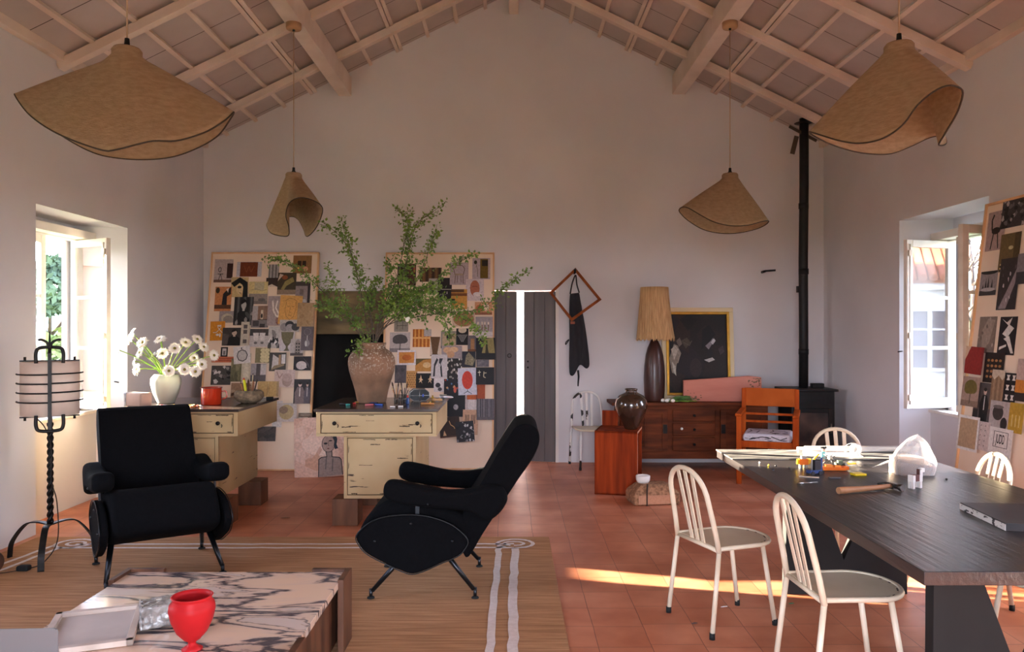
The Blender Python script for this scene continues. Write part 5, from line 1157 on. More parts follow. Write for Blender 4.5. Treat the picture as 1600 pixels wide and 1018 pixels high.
MID = [
 ((621,412,650,446), 'dark brown picture with a red streak, top left', (58,36,28), lambda p: (p.rect(.6,0,.9,1,(88,52,40)), p.rect(.86,.6,.96,.9,(176,78,62)), p.rect(.1,0,.5,.18,(186,160,140)))),
 ((656,418,690,440), 'brown striped picture in the top row', (96,66,40), lambda p: r_stripes(p,[(58,40,26),(128,92,52)],7)),
 ((670,435,684,458), 'narrow grey picture with a black bar', (182,172,166), lambda p: p.rect(.3,0,.6,.8,K)),
 ((684,434,706,470), 'black print divided by a white line', (34,30,32), lambda p: (p.rect(0,.49,1,.51,WH), p.line([(.2,.26),(.6,.28)],.002,(150,146,146)), p.rect(.64,.3,.69,.4,(200,196,196)))),
 ((703,410,732,445), 'lilac picture of a bentwood chair', (184,166,170), lambda p: r_chair(p)),
 ((738,403,766,436), 'lilac card with a flower and an olive lighter', (190,172,176), lambda p: (p.rect(.44,.04,.88,.96,(112,88,24)), p.rect(.54,.62,.86,.9,(34,28,18)), p.ell(.18,.8,.09,.09,(50,44,28)), p.line([(.2,.75),(.3,.4),(.3,.12)],.0024,(92,84,40)))),
 ((728,436,756,470), 'white card with a terracotta egg shape', (216,198,198), lambda p: (p.ell(.5,.58,.27,.36,(178,104,76)), p.ell(.62,.3,.22,.1,(232,220,216)), p.line([(.36,.66),(.64,.66)],.003,(120,60,44)))),
 ((705,452,730,483), 'amber picture of a glowing room', (206,148,66), lambda p: (p.rect(0,.66,1,.8,(120,72,34)), p.rect(0,.84,.8,1,(92,62,36)), p.rect(0,.3,.24,.52,(60,40,30)), p.poly([(.3,.02),(.9,.1),(.8,.24),(.4,.2)],(232,178,120)))),
 ((742,472,769,492), 'peach still life picture by the right edge', (212,154,112), lambda p: (p.ell(.65,.6,.18,.3,(240,214,190)), p.ell(.25,.5,.2,.3,(186,112,78)), p.rect(0,0,1,.2,(150,96,70)))),
 ((707,487,742,510), 'picture of a round tan disc', (214,186,162), lambda p: p.ell(.5,.5,.46,.5,(172,124,84))),
 ((743,495,770,526), 'grey picture of candle holders', (168,156,158), lambda p: (p.rect(0,0,1,.25,(206,196,196)), [ (p.rect(x,.3,x+.05,.62,(132,96,72)), p.rect(x-.02,.6,x+.07,.74,(226,206,188))) for x in (.12,.36,.52,.72)])),
 ((616,499,638,518), 'grey picture of two chairs', (150,144,132), lambda p: (p.line([(.2,.9),(.2,.2)],.003,(92,86,78)), p.line([(.6,.9),(.6,.2)],.003,(92,86,78)), p.line([(.2,.5),(.9,.5)],.003,(92,86,78)))),
 ((609,519,641,550), 'black and white picture of a round-crowned tree', (196,184,180), lambda p: (r_tree(p,(84,80,80),(50,46,46),(140,132,132)))),
 ((645,514,674,542), 'orange striped shelf picture', (206,122,40), lambda p: (r_stripes(p,[(168,88,24),(230,164,84)],10), p.rect(0,.46,1,.56,(236,176,104)), p.rect(.6,.6,1,1,(186,178,174)))),
 ((672,526,688,556), 'tall brown woven basket picture', (214,190,170), lambda p: (p.poly([(.25,.12),(.02,1),(.98,1),(.72,.12)],(104,72,42)), p.poly([(0,0),(.25,.12),(.72,.12),(1,0)],(84,58,36)))),
 ((689,517,713,544), 'grey picture of a pale building', (150,142,130), lambda p: (p.rect(.1,.16,.96,.84,(186,160,128)), p.rect(.36,.56,.66,.8,(40,36,34)), p.rect(0,0,1,.14,(66,62,62)))),
 ((713,513,732,539), 'black card with a triangle of white dots', (28,24,26), lambda p: (p.ell(.5,.9,.34,.18,(214,194,170)), [p.ell(.5+(i-(6-r)/2)*.12, .60-.075*r, .028, .02, WH) for r in range(6) for i in range(7-r)])),
 ((690,540,722,560), 'picture of three pale tan stones', (164,148,148), lambda p: (p.ell(.28,.66,.2,.24,(214,168,130)), p.ell(.6,.7,.22,.22,(222,180,142)), p.ell(.44,.32,.2,.26,(204,156,118)))),
 ((731,524,744,549), 'narrow picture of brown and grey columns', (110,102,106), lambda p: (p.rect(.35,.1,.8,.8,(172,124,82)), p.rect(0,0,1,.14,(120,74,44)))),
 ((744,528,774,562), 'black picture of an olive bottle at the right edge', (28,26,30), lambda p: (p.poly([(.3,.3),(.45,.95),(.9,1),(.98,.3)],(150,134,84)), p.poly([(.48,.3),(.5,.6),(.53,.86),(.58,.86),(.60,.6),(.66,.3)],(52,48,30)))),
 ((722,549,743,574), 'dark picture of a speckled stone', (44,44,54), lambda p: (p.poly([(.2,.2),(.3,.75),(.5,.95),(.98,.5),(.8,.1)],(140,130,104)), p.blobs(4,12,[(90,84,70),(176,168,140)],.06,(.3,.2,.8,.7)))),
 ((745,562,764,573), 'small grey textured strip at the right edge', (112,106,112), SCN(3,[(130,124,128),(96,92,98)],8,.2)),
 ((649,560,674,580), 'ochre landscape picture with a pale disc', (196,138,66), lambda p: (p.poly([(0,.45),(.5,.9),(1,.98),(1,1),(0,1)],(104,88,48)), p.ell(.72,.5,.25,.22,(226,186,132)))),
 ((635,579,652,606), 'ochre card with dark dots', (208,156,92), lambda p: [p.ell(.12+.2*i+(.1 if j%2 else 0),.08+.13*j,.05,.035,(132,84,44)) for i in range(5) for j in range(7)]),
 ((617,570,635,598), 'plain dark grey picture beside the clay jar', (92,86,90), SCN(5,[(76,72,76),(104,98,102)],4,.3)),
 ((621,547,650,570), 'white card with an orange painted rectangle', (236,226,228), lambda p: (p.poly([(.1,.12),(.08,.86),(.92,.88),(.9,.14)],(212,142,70)), p.ell(.5,.5,.25,.2,(192,106,44)))),
 ((650,583,679,606), 'black card with two pale star figures', (28,25,24), lambda p: [ (p.poly([(c,.9),(c+.05,.65),(c+.12,.55),(c+.04,.5),(c+.08,.3),(c,.45),(c-.1,.35),(c-.04,.55),(c-.12,.6),(c-.03,.68)],(226,190,150))) for c in (.26,.76)]),
 ((699,560,722,595), 'black and white scribble pattern sheet', (42,38,36), lambda p: p.blobs(31,46,[(214,206,198),(42,38,36),(160,150,140)],.10)),
 ((678,591,694,612), 'white sheet with dark flower shapes', (222,214,214), lambda p: (p.ell(.4,.5,.25,.18,(60,56,60)), p.ell(.6,.2,.2,.14,(84,78,82)))),
 ((674,554,699,591), 'white card with two dark standing sculptures', (206,196,196), lambda p: (p.poly([(.12,.08),(.18,.6),(.34,.86),(.44,.78),(.26,.5),(.24,.08)],(52,50,52)), p.poly([(.48,.6),(.5,.84),(.74,.84),(.6,.62),(.66,.5),(.72,.06),(.62,.06),(.56,.45)],(56,54,56)), p.ell(.5,.54,.09,.09,(196,188,186)))),
 ((694,592,717,616), 'black picture with small colourful shapes', (34,28,34), lambda p: (p.blobs(8,9,[(84,120,156),(186,74,56),(206,150,104),(60,92,120)],.12), p.ell(.75,.3,.1,.2,(206,96,74)))),
 ((744,574,772,601), 'black card with two small pale twisted forms', (26,24,28), lambda p: (p.line([(.1,.7),(.26,.72)],.004,(222,212,180)), p.line([(.18,.82),(.2,.5)],.003,(222,212,180)), p.line([(.44,.76),(.42,.45),(.54,.4)],.004,(216,200,168)), p.line([(.44,.66),(.58,.68)],.004,(216,200,168)))),
 ((727,610,745,640), 'blank white sheet right of centre', (224,212,210), lambda p: None),
 ((730,601,758,624), 'orange-brown rust coloured picture', (164,74,34), lambda p: (p.rect(.0,.0,.5,.45,(190,92,40)), p.line([(.5,0),(.6,.7)],.003,(108,46,24)))),
 ((698,615,727,651), 'black picture with a small grey moon', (26,24,30), lambda p: (p.ell(.5,.42,.13,.12,(168,164,168)), p.ell(.44,.44,.06,.05,(140,136,140)))),
 ((716,575,745,617), 'white picture of a red oval on a swivel stand', (206,204,216), lambda p: (p.ell(.5,.55,.29,.34,(206,64,46)), p.line([(.5,.2),(.5,.12)],.003,(40,38,48)), p.line([(.3,.06),(.5,.14),(.72,.04)],.003,(40,38,48)))),
 ((745,623,772,656), 'grey picture of bare tree trunks', (132,124,130), lambda p: (r_stripes(p,[(74,68,74),(104,98,104),(58,54,60)],10), p.rect(0,0,1,.14,(98,92,96)))),
 ((723,640,747,679), 'tan card with dark vertical bars', (206,164,134), lambda p: [p.rect(.16+.1*i,.44,.20+.1*i,.80,K) for i in range(7) if i != 3]),
 ((687,651,719,683), 'dark brown picture of a carved scroll', (54,38,32), lambda p: (p.line([(.5,.8),(.56,.6),(.7,.5),(.74,.4)],.004,(206,160,110)), p.poly([(.15,.1),(.22,.36),(.32,.1)],(206,170,130)), p.rect(0,0,1,.06,(96,66,52)))),
 ((713,658,741,690), 'tilted black and white leafy picture, lowest on the board', (40,38,44), lambda p: p.blobs(17,24,[(206,202,204),(130,126,130),(30,28,32)],.12)),
]
rolm = {'tilted black and white leafy picture, lowest on the board': 5, 'dark brown picture of a carved scroll': 6, 'white picture of a red oval on a swivel stand': 2, 'tan card with dark vertical bars': -1.5}
for bx_, lb, bg_, dr_ in MID: card(FM, 'M', bx_, lb+lbm, dr_, bg_, 0, rolm.get(lb, 0), gm_)
gr_ = 'pictures on the right wall pinboard'; lbr = ' on the right wall pinboard'
RIGHT = [
 ((1543,331,1570,390), 'lilac card with a dark horned creature on thin legs', (176,150,146), lambda p: (p.line([(.30,.52),(.24,.78),(.34,.92)],.008,K), p.line([(.72,.52),(.84,.78),(.74,.92)],.008,K), p.ell(.52,.50,.24,.09,K), p.line([(.4,.45),(.3,.04)],.006,K), p.line([(.62,.45),(.72,.04)],.006,K))),
 ((1567,310,1602,354), 'crowded black and white interior, top of the board', (64,58,60), lambda p: (p.poly([(0,0),(.2,.9),(.3,.9),(.2,0)],(30,28,28)), p.blobs(41,22,[(28,26,28),(110,104,106),(176,170,172)],.12))),
 ((1563,365,1594,423), 'olive corridor with a chequered floor', (112,92,56), lambda p: (p.rect(.7,0,1,1,(84,68,42)), p.ell(.55,.62,.12,.05,(206,190,142)), [p.rect(.08+.14*i,.02+.05*j,.22+.14*i,.07+.05*j,(214,190,140) if (i+j)%2 else (44,36,26)) for i in range(6) for j in range(4)])),
 ((1533,424,1559,461), 'dark picture of pointed sails on water', (150,140,142), lambda p: (p.ell(.5,.96,.5,.10,K), [p.poly([(x-.07,.22),(x,.22+h),(x+.07,.22)],K) for x, h in ((.2,.25),(.36,.5),(.5,.6),(.72,.45))], p.rect(0,0,1,.2,(58,54,56)), p.ell(.5,.24,.42,.08,(190,182,184)))),
 ((1562,404,1592,483), 'dark picture cut by a bright diagonal street', (54,46,48), lambda p: (p.poly([(.1,.02),(.5,.4),(.98,.9),(1,.7),(.7,.3),(.5,.02)],(150,138,142)), p.blobs(6,10,[(86,78,82),(206,196,200)],.06))),
 ((1591,396,1612,443), 'grey half-hidden picture at the outer edge', (132,124,128), lambda p: p.rect(0,0,1,.4,(60,56,60))),
 ((1529,495,1556,551), 'grey-brown carved figure cutting', (132,116,106), lambda p: (p.poly([(.3,0),(.2,.6),(.5,.95),(.9,.9),(.7,.3)],(160,144,132)), p.blobs(3,8,[(112,98,90),(176,160,148)],.08))),
 ((1561,495,1588,554), 'black card with sharp white cut-out shapes', (34,27,30), lambda p: (p.poly([(.1,.95),(.4,.85),(.7,.98),(.55,.75)],WH), p.poly([(.55,.8),(.85,.7),(.5,.45),(.2,.55)],WH), p.poly([(.3,.42),(.62,.5),(.95,.05),(.8,.05),(.5,.35)],WH), p.poly([(.1,.2),(.5,.28),(.5,.22),(.1,.12)],WH))),
 ((1507,542,1540,584), 'red flared card at the left edge', (150,40,38), lambda p: (p.poly([(0,1),(.38,1),(0,.12)],(216,186,158)), p.poly([(1,1),(1,0),(.96,.0),(.9,1)],(132,34,34)))),
 ((1539,551,1570,598), 'dark card with rows of gold ornaments', (38,27,25), lambda p: [p.ell(.2+.2*i,.2+.18*j,.07,.045,(168,118,72)) for i in range(4) for j in range(4)]),
 ((1508,589,1535,635), 'painting of a yellow-green tree', (172,144,130), lambda p: r_tree(p,(112,98,44),(70,54,34),(140,116,100))),
 ((1524,598,1551,658), 'dark picture of a standing figure in black', (88,78,76), lambda p: (r_full(p,(26,24,24),(206,176,160),.62,1.1), p.rect(0,0,.3,.3,(40,36,36)))),
 ((1551,578,1572,641), 'tan pleated column cutting', (150,120,92), lambda p: (r_stripes(p,[(132,104,80),(164,134,106)],6), p.poly([(0,1),(1,1),(1,.84),(.8,.75),(.5,.86),(.2,.75),(0,.84)],(206,190,170)))),
 ((1572,583,1592,629), 'black card of white mask faces', (30,27,30), lambda p: [ (p.poly([(x-.14,y+.09),(x+.14,y+.09),(x+.06,y),(x+.14,y-.09),(x-.14,y-.09),(x-.06,y)],WH)) for x in (.3,.74) for y in (.84,.5,.17)]),
 ((1550,627,1583,673), 'black and white picture of a dark urn', (180,170,168), lambda p: (p.ell(.4,.6,.26,.26,(60,54,52)), p.ell(.72,.25,.16,.22,(44,40,40)), p.ell(.4,.8,.26,.06,(110,102,100)))),
 ((1581,630,1604,677), 'yellow picture of glass bottles', (188,150,52), lambda p: [p.rect(x,.2,x+.09,.6,(214,190,120)) for x in (.2,.45,.7)]),
 ((1502,650,1535,704), 'pale framed beige sheet at the lower left', (186,156,124), lambda p: None),
 ((1531,659,1551,704), 'white sheet with scattered small marks', (206,190,186), lambda p: [p.poly([(x,y),(x+.12,y+.02),(x+.08,y+.05)],(80,70,70)) for x in (.2,.55) for y in (.15,.32,.5,.68,.84)]),
 ((1592,561,1610,627), 'picture of a sunset sky at the outer edge', (196,170,160), lambda p: (p.rect(0,.2,1,.5,(206,130,52)), p.rect(0,0,1,.2,(48,40,38)))),
]
for bx_, lb, bg_, dr_ in RIGHT: card(FR, 'R', bx_, lb+lbr, dr_, bg_, .08 if 'framed beige' in lb else 0, -2 if 'red flared' in lb else 0, gr_)
jo = card(FR, 'R', (1549,669,1586,726), 'white poster with bold black block lettering in a thin box'+lbr, lambda p: (p.rect(.2,.46,.82,.90,(52,46,46)), p.rect(.225,.475,.795,.885,(228,222,218))), (228,222,218), 0, 0, gr_)
def text_mesh(s, size, parent, loc, mm, name='lettering', cond=1.0, ext=.0002):
    c = bpy.data.curves.new('txt', 'FONT'); c.body = s; c.size = size; c.align_x = 'CENTER'; c.align_y = 'CENTER'; c.extrude = ext; c.offset = .0012 if size > .03 else .0
    t = bpy.data.objects.new('txt', c); COL.objects.link(t)
    me = bpy.data.meshes.new_from_object(t.evaluated_get(bpy.context.evaluated_depsgraph_get())); bpy.data.objects.remove(t)
    for v in me.vertices: v.co.x *= cond
    me.materials.clear(); me.materials.append(mm)
    o = bpy.data.objects.new(name, me); COL.objects.link(o); o.parent = parent; o.location = loc; return o
bpy.context.view_layer.update()
wj, hj = jo.dimensions.x, jo.dimensions.y
ink_m = mat('black_ink', (34,28,28), .7)
text_mesh('JUDD', hj*.36, jo, (.0*wj, .18*hj, .0012), ink_m, cond=.50*wj/(hj*.36*2.9)*1.02 if False else .42)

# leaning pink canvas with a simple ink-drawn woman
pc = thing('leaning_canvas', 'pale pink unframed canvas of an ink-outlined woman, leaning behind the desk with the clay jar', 'painting', tuple(onz(500,745,0)))
cwid, chgt = .56, .63
pc.rotation_euler = (R(-14), R(-3.0), R(6))
MB().bx(-.26,-.26+cwid,0,.025,.0,chgt).build('stretcher', white_paper, pc)
p = Print(cwid, chgt, (218,178,158), thick=.0008)
p.blobs(14, 16, [(226,190,172),(210,166,146),(232,200,182),(206,160,134)], .24)
_pp, _pe, _pl = p.poly, p.ell, p.line
p.poly = lambda pts, c: _pp([(x-.03, y*.82) for x, y in pts], c)
p.poly([(.46,0),(.47,.36),(.52,.40),(.62,.41),(.60,.52),(.73,.53),(.73,.40),(.86,.38),(.90,.33),(.92,.02)], (34,28,30)).poly([(.475,0),(.485,.35),(.53,.385),(.635,.395),(.615,.53),(.715,.53),(.715,.385),(.85,.365),(.885,.32),(.905,.02)], (150,128,118)).ell(.66,.66,.125,.175,(34,28,30)).ell(.66,.66,.115,.165,(168,140,128))
p.poly([(.72,.86),(.80,.84),(.83,.74),(.81,.64),(.84,.56),(.78,.54),(.76,.62),(.775,.72)], (28,36,48)).ell(.61,.67,.035,.02,K).ell(.70,.72,.035,.012,K).line([(.66,.71),(.665,.62),(.68,.615)],.002,K).ell(.655,.565,.02,.012,(104,50,44)).line([(.62,.4),(.60,.15)],.006,(104,90,86)).line([(.74,.36),(.72,.1)],.006,(104,90,86))
o = p.mb.build('picture', pm, pc, weld=False, fix=False); o.location = (-.26+cwid/2, -.0008, chgt/2); o.rotation_euler = (R(90),0,0)
# ================================================================ clay jar with branches
DT = .92
JX, JY = -1.19, 6.56
jar_m = mat('weathered_terracotta', (150,112,86), .8, c2=(112,86,66), scale=(5,5,5), detail=6, bump=.35, bscale=(40,40,40))
N, L, b = nodes(jar_m)
vo = N.new('ShaderNodeTexNoise'); vo.inputs['Scale'].default_value = 55; vo.inputs['Detail'].default_value = 4; tc = N.new('ShaderNodeTexCoord'); L.new(tc.outputs['Object'], vo.inputs['Vector'])
rp = N.new('ShaderNodeValToRGB'); rp.color_ramp.elements[0].position = .54; rp.color_ramp.elements[1].position = .63; L.new(vo.outputs['Fac'], rp.inputs[0])
n3 = N.new('ShaderNodeSeparateXYZ'); L.new(tc.outputs['Object'], n3.inputs[0]); r3 = N.new('ShaderNodeMapRange'); r3.inputs[1].default_value = .22; r3.inputs[2].default_value = .40; L.new(n3.outputs['Z'], r3.inputs[0])
mm_ = N.new('ShaderNodeMath'); mm_.operation = 'MULTIPLY'; L.new(rp.outputs[0], mm_.inputs[0]); L.new(r3.outputs[0], mm_.inputs[1])
mxn = N.new('ShaderNodeMixRGB'); mxn.inputs[2].default_value = (*lin((190,178,160)),1); src = b.inputs['Base Color'].links[0].from_socket
L.new(mm_.outputs[0], mxn.inputs[0]); L.new(src, mxn.inputs[1]); L.new(mxn.outputs[0], b.inputs['Base Color'])
o = MB().lathe([(0,.02),(.118,0),(.122,.01),(.140,.10),(.165,.19),(.168,.193),(.190,.27),(.200,.33),(.196,.38),(.170,.425),(.135,.45),(.118,.462),(.112,.485),(.122,.495),(.122,.51),(.104,.505),(.098,.47),(.10,.44)], n=56).build('clay_jar', jar_m); o.location = (JX, JY, DT+.0005)
tag(o, 'big weathered clay jar full of leafy branches on the right-hand cream desk', 'jar')
J = Vector((JX, JY, DT+.46))
rb = random.Random(12)
def pathpts(px, dy):                               # pixel waypoints; depth drifts by dy from the jar to the tip
    out = []
    for i, (u, v) in enumerate(px): out.append(at(u, v, JY+dy*(i/(len(px)-1))))
    return out
def leafy(label, px, dy, dens=1.0, spread=.055, base=None):
    pts = smoothed([J+Vector((rb.uniform(-.03,.03), rb.uniform(-.03,.03), -.06))]+pathpts(px, dy), 7)
    o0 = Vector(pts[0]); e = thing('leafy_branch', label, 'branch', tuple(o0), 0, 'green branches in the clay jar')
    P = [p-o0 for p in pts]; k = len(P)
    mb = MB(); mb.tube(P, [.0055*(1-.75*i/(k-1)) for i in range(k)], 6)
    lf = MB()
    tot = sum((P[i+1]-P[i]).length for i in range(k-1)); acc = 0
    def leaves(p, n_, sp):
        for _ in range(n_):
            d = Vector((rb.gauss(0,1), rb.gauss(0,1), rb.gauss(0,.9)+.15)).normalized(); q = p+d*rb.uniform(.004, sp)
            a = (d+Vector((rb.gauss(0,.5), rb.gauss(0,.5), rb.gauss(0,.5)))).normalized()*rb.uniform(.011,.021); s_ = a.cross(Vector((rb.gauss(0,1), rb.gauss(0,1), rb.gauss(0,1)))).normalized()*a.length*.62
            up = a.cross(s_).normalized()*a.length*.18
            lf.add([q, q+a*.8+s_+up, q+a*1.9, q+a*.8-s_+up], [(0,1,2),(0,2,3)])
    for i in range(k-1):
        t = i/(k-1); seg = P[i+1]-P[i]
        if t < .24: continue
        n_ = max(1, int(seg.length*270*dens*(.75+.5*rb.random())))
        for _ in range(n_):
            leaves(P[i]+seg*rb.random(), 1, spread*(1.15-.55*t))
        # little side twigs
        if rb.random() < .62 and t < .9:
            d = (seg.normalized()*.5+Vector((rb.gauss(0,.6), rb.gauss(0,.5), rb.gauss(0,.5)))).normalized(); l = rb.uniform(.05,.14)*(1.2-t*.6)
            a, c = P[i], P[i]+d*l; mb.tube([a, (a+c)/2+Vector((0,0,.006)), c], [.0022,.0018,.001], 5)
            for q in range(int(l*95*dens)): leaves(a.lerp(c, rb.uniform(.2,1)), 1, .03)
    lf.build('foliage', leaf_g, e, fix=False, weld=False); mb.build('stem', twig, e)
BR_ = [
 ('long branch reaching left across the corner pinboard', [(560,520),(524,476),(497,448),(460,417),(436,407),(412,403)], .3, .8, .04),
 ('tall branch leaning left towards the folded pendant', [(580,505),(575,468),(560,430),(548,392),(538,362),(533,338)], .1, 1.1, .055),
 ('thin branch with its tip beside the folded pendant', [(572,500),(560,440),(548,395),(530,368),(514,355),(499,350)], .0, .7, .04),
 ('short upright branch left of the tall leaning one', [(566,520),(545,490),(530,460),(518,432),(512,411)], -.15, .8, .04),
 ('low drooping branch at the left of the jar', [(565,522),(548,500),(528,486),(508,480),(492,474)], -.2, 1.1, .06),
 ('tallest upright branch above the second pinboard', [(592,505),(618,460),(634,420),(638,380),(638,350),(642,326)], .15, 1.0, .05),
 ('branch forking up and right to the highest leafy tip', [(594,505),(622,455),(637,400),(650,352),(672,334),(696,316)], .05, .7, .04),
 ('small crooked branch tip left of the highest tip', [(592,500),(618,440),(632,380),(637,350),(628,332),(616,324)], .25, .5, .035),
 ('upright branch with its tip right of the tallest one', [(596,505),(632,462),(655,428),(670,392),(676,372),(683,350)], .1, .9, .045),
 ('branch slanting right towards the bentwood chair picture', [(598,508),(640,480),(672,448),(700,420),(724,406),(749,394)], -.1, .8, .045),
 ('longest branch reaching right past the grey door', [(600,512),(646,496),(700,488),(752,482),(782,454),(806,436),(831,421)], .1, .8, .04),
 ('branch drooping at right over the lower pictures', [(600,514),(640,486),(686,482),(724,498),(748,518),(757,538)], -.25, 1.1, .05),
 ('branch sagging in the middle of the second pinboard', [(600,512),(628,486),(660,480),(690,494),(702,520),(702,540)], -.3, 1.0, .05),
 ('bushy branch rising behind the left of the jar mouth', [(582,505),(572,480),(580,456),(590,440),(594,436)], .3, 1.3, .06),
 ('bushy branch over the jar leaning right', [(596,505),(616,474),(636,458),(664,452),(690,452)], -.25, 1.5, .075),
 ('dense leafy branch in the heart of the bunch', [(596,505),(620,480),(650,470),(682,468),(716,478)], -.35, 1.6, .085),
 ('branch rising to the left edge of the second pinboard', [(590,505),(602,470),(612,440),(608,420),(603,408)], .2, 1.1, .05),
 ('short branch falling over the front of the jar', [(578,530),(566,534),(560,546),(562,556)], -.2, .9, .04),
]
for lb, px, dy, dn, sp in BR_: leafy(lb, px, dy, dn, sp)
o = MB().ball((0,0,0), .016, 8, 6, 0, (1,.8,1.3), .2, rb).ball((.014,0,.012), .012, 8, 6, 0, (1,1,1), .2, rb).build('white_blossom', petal); o.location = at(636, 499, JY-.28); tag(o, 'white blossom among the leaves in front of the second pinboard', 'blossom')

# ================================================================ glass vase of daisies
VX, VY = -2.92, 6.50
frost = bpy.data.materials.new('frosted_glass'); frost.use_nodes = True
N, L, b = nodes(frost); b.inputs['Base Color'].default_value = (*lin((244,248,236)),1); b.inputs['Roughness'].default_value = .35; b.inputs['Transmission Weight'].default_value = .6; b.inputs['IOR'].default_value = 1.25; b.inputs['Coat Weight'].default_value = .3
o = MB().lathe([(0,.004),(.062,0),(.07,.01),(.105,.09),(.124,.17),(.120,.21),(.100,.238),(.088,.246),(.082,.246),(.09,.23),(.112,.20),(.115,.165),(.097,.09),(.062,.02),(0,.016)], n=40).build('glass_vase', frost); o.location = (VX, VY, DT+.0005)
tag(o, 'frosted pale glass vase holding the white daisies', 'vase')
rf = random.Random(5)
FLW = [('lone daisy farthest left, turned to the window',187,547,.0),('top left daisy of the bunch',207,520,.05),('daisy tucked under the top left one',204,530,-.1),('large daisy at upper left facing out',223,535,-.2),('daisy high at centre left',250,530,.1),('daisy seen from above behind the middle of the bunch',252,531,.25),('daisy in the middle of the bunch',254,552,-.15),('daisy at left below the large one',219,551,-.05),('daisy at upper right of centre',273,544,-.2),('large daisy low in front of the vase mouth',264,579,-.25),('daisy low at right of the vase mouth',288,577,-.2),('daisy high at the right of centre',290,535,.05),('topmost daisy at the right',308,530,.1),('daisy at the right facing the desk edge',318,542,.1),('rightmost daisy before the pinboard edge',334,555,.0),('daisy at right pointing down',315,569,-.1),('lowest daisy at right',305,580,-.15),('daisy low at left of the vase mouth',214,577,-.1),('daisy inside the bunch at right',303,559,.1),('daisy at far left just under the large one',211,564,.1),('small daisy behind the centre',240,556,.2)]
for lb, u, v, dy in FLW:
    tip = at(u, v, VY+dy); e = thing('daisy', lb+' in the frosted vase', 'flower', (VX, VY, DT+.02), 0, 'white daisies in the frosted vase'); o0 = Vector((VX,VY,DT+.02))
    t = tip-o0; side = Vector((t.x, t.y, 0)); mouth = Vector((t.x*.16, t.y*.16, .235)).lerp(Vector((0,0,.235)), .2)
    MB().tube(smoothed([(-.12*t.x, -.12*t.y, .03), mouth, mouth.lerp(t,.55)+Vector((0,0,.02)), t], 6), .0042, 6).build('stem', stem_g, e)
    nrm = (Vector((t.x*1.6, t.y-.25, max(t.z-.27,-.02)*1.2))+Vector((rf.uniform(-.05,.05), -.10, rf.uniform(0,.1)))).normalized()
    if dy > .2: nrm = Vector((0,-.4,1)).normalized()
    q = nrm.to_track_quat('Z','Y').to_matrix(); mb = MB(); np_ = 40
    for ring in range(2):
        for k in range(np_):
            a = 2*PI*k/np_+ring*.1; r = .055*rf.uniform(.84,1.1)*(1-.14*ring); w_ = .0066; dz = rf.uniform(-.006,.009)+.006*ring
            d = Vector((math.cos(a), math.sin(a), 0)); s_ = Vector((-d.y, d.x, 0))
            mb.add([t+q @ (d*.006+Vector((0,0,.002))), t+q @ (d*r*.6+s_*w_+Vector((0,0,.008+dz*.6))), t+q @ (d*r+Vector((0,0,dz))), t+q @ (d*r*.6-s_*w_+Vector((0,0,.008+dz*.6)))], [(0,1,2,3)])
    mb.build('petals', petal, e, fix=False)
    c_ = MB().ball((0,0,0), .012, 10, 6, 0, (1,1,.6)).build('disc', daisy_c, e); c_.matrix_local = Matrix.Translation(t+q @ Vector((0,0,.006))) @ q.to_4x4()

# ================================================================ things on the left desk
z = DT+.0005
bxm = mat('pink_clay_block', (206,176,158), .8, c2=(196,164,146), scale=(6,6,6), bump=.1)
o = thing('clay_block', 'squared pinkish clay block partly in grey film beside the frosted vase', 'clay block', (-3.03, 6.24, z), R(-20)); MB().bx(-.09,.09,-.06,.06,0,.11).build('block', bxm, o, bevel=.014, seg=3); MB().bx(-.094,-.06,-.063,.063,0,.113).build('film', mat('grey_film', (176,176,180), .3, c2=(150,150,156), scale=(30,30,30), bump=.4), o, bevel=.01, seg=3)
o = thing('enamel_pot', 'shiny red enamel pot on the left desk', 'pot', (-2.49, 6.38, z)); MB().lathe([(0,.003),(.076,0),(.082,.006),(.082,.135),(.085,.14),(.081,.142),(.079,.136),(.078,.01),(0,.008)], n=36).build('body', mat('red_enamel', (186,52,26), .18, coat=.6), o)
MB().tube(smoothed([(.08,.02,.11),(.11,.03,.105),(.115,.03,.06),(.082,.02,.04)], 5), .006, 8).build('handle', MATS['red_enamel'], o); MB().tube([(.0855*math.cos(a),.0855*math.sin(a),.141) for a in [2*PI*i/30 for i in range(30)]], .0028, 6, closed=True).build('dark_rim', rubber, o)
stone_m = mat('speckled_stone', (150,130,104), .8, c2=(96,84,66), scale=(30,30,30), detail=6, bump=.5, bscale=(60,60,60))
o = MB().lathe([(0,.006),(.06,0),(.098,.02),(.122,.055),(.118,.09),(.098,.108),(.084,.104),(.08,.08),(.06,.03),(0,.025)], n=32).build('stone_bowl', stone_m); o.location = (-2.225, 6.52, z); o.scale = (1.02,.9,1); tag(o, 'rounded speckled stone bowl full of pencils', 'bowl')
PC = [('fat yellow-green marker with a red end',(214,216,40),-.035,.09,.012,-.3,.05),('thin tan pencil leaning left',(190,120,70),-.07,.06,.005,-.45,0),('dark wooden pencil in the middle',(96,56,36),.0,.075,.006,-.06,.1),('brown pencil leaning right',(150,92,56),.03,.08,.006,.28,0),('tall pale stick',(206,190,150),.035,.13,.004,.12,.05),('black ended brush leaning right',(50,40,34),.055,.085,.006,.5,-.05),('second dark pencil behind the marker',(80,50,40),-.015,.07,.006,-.16,.3),('short reddish pencil',(160,70,50),-.055,.05,.005,-.3,.2)]
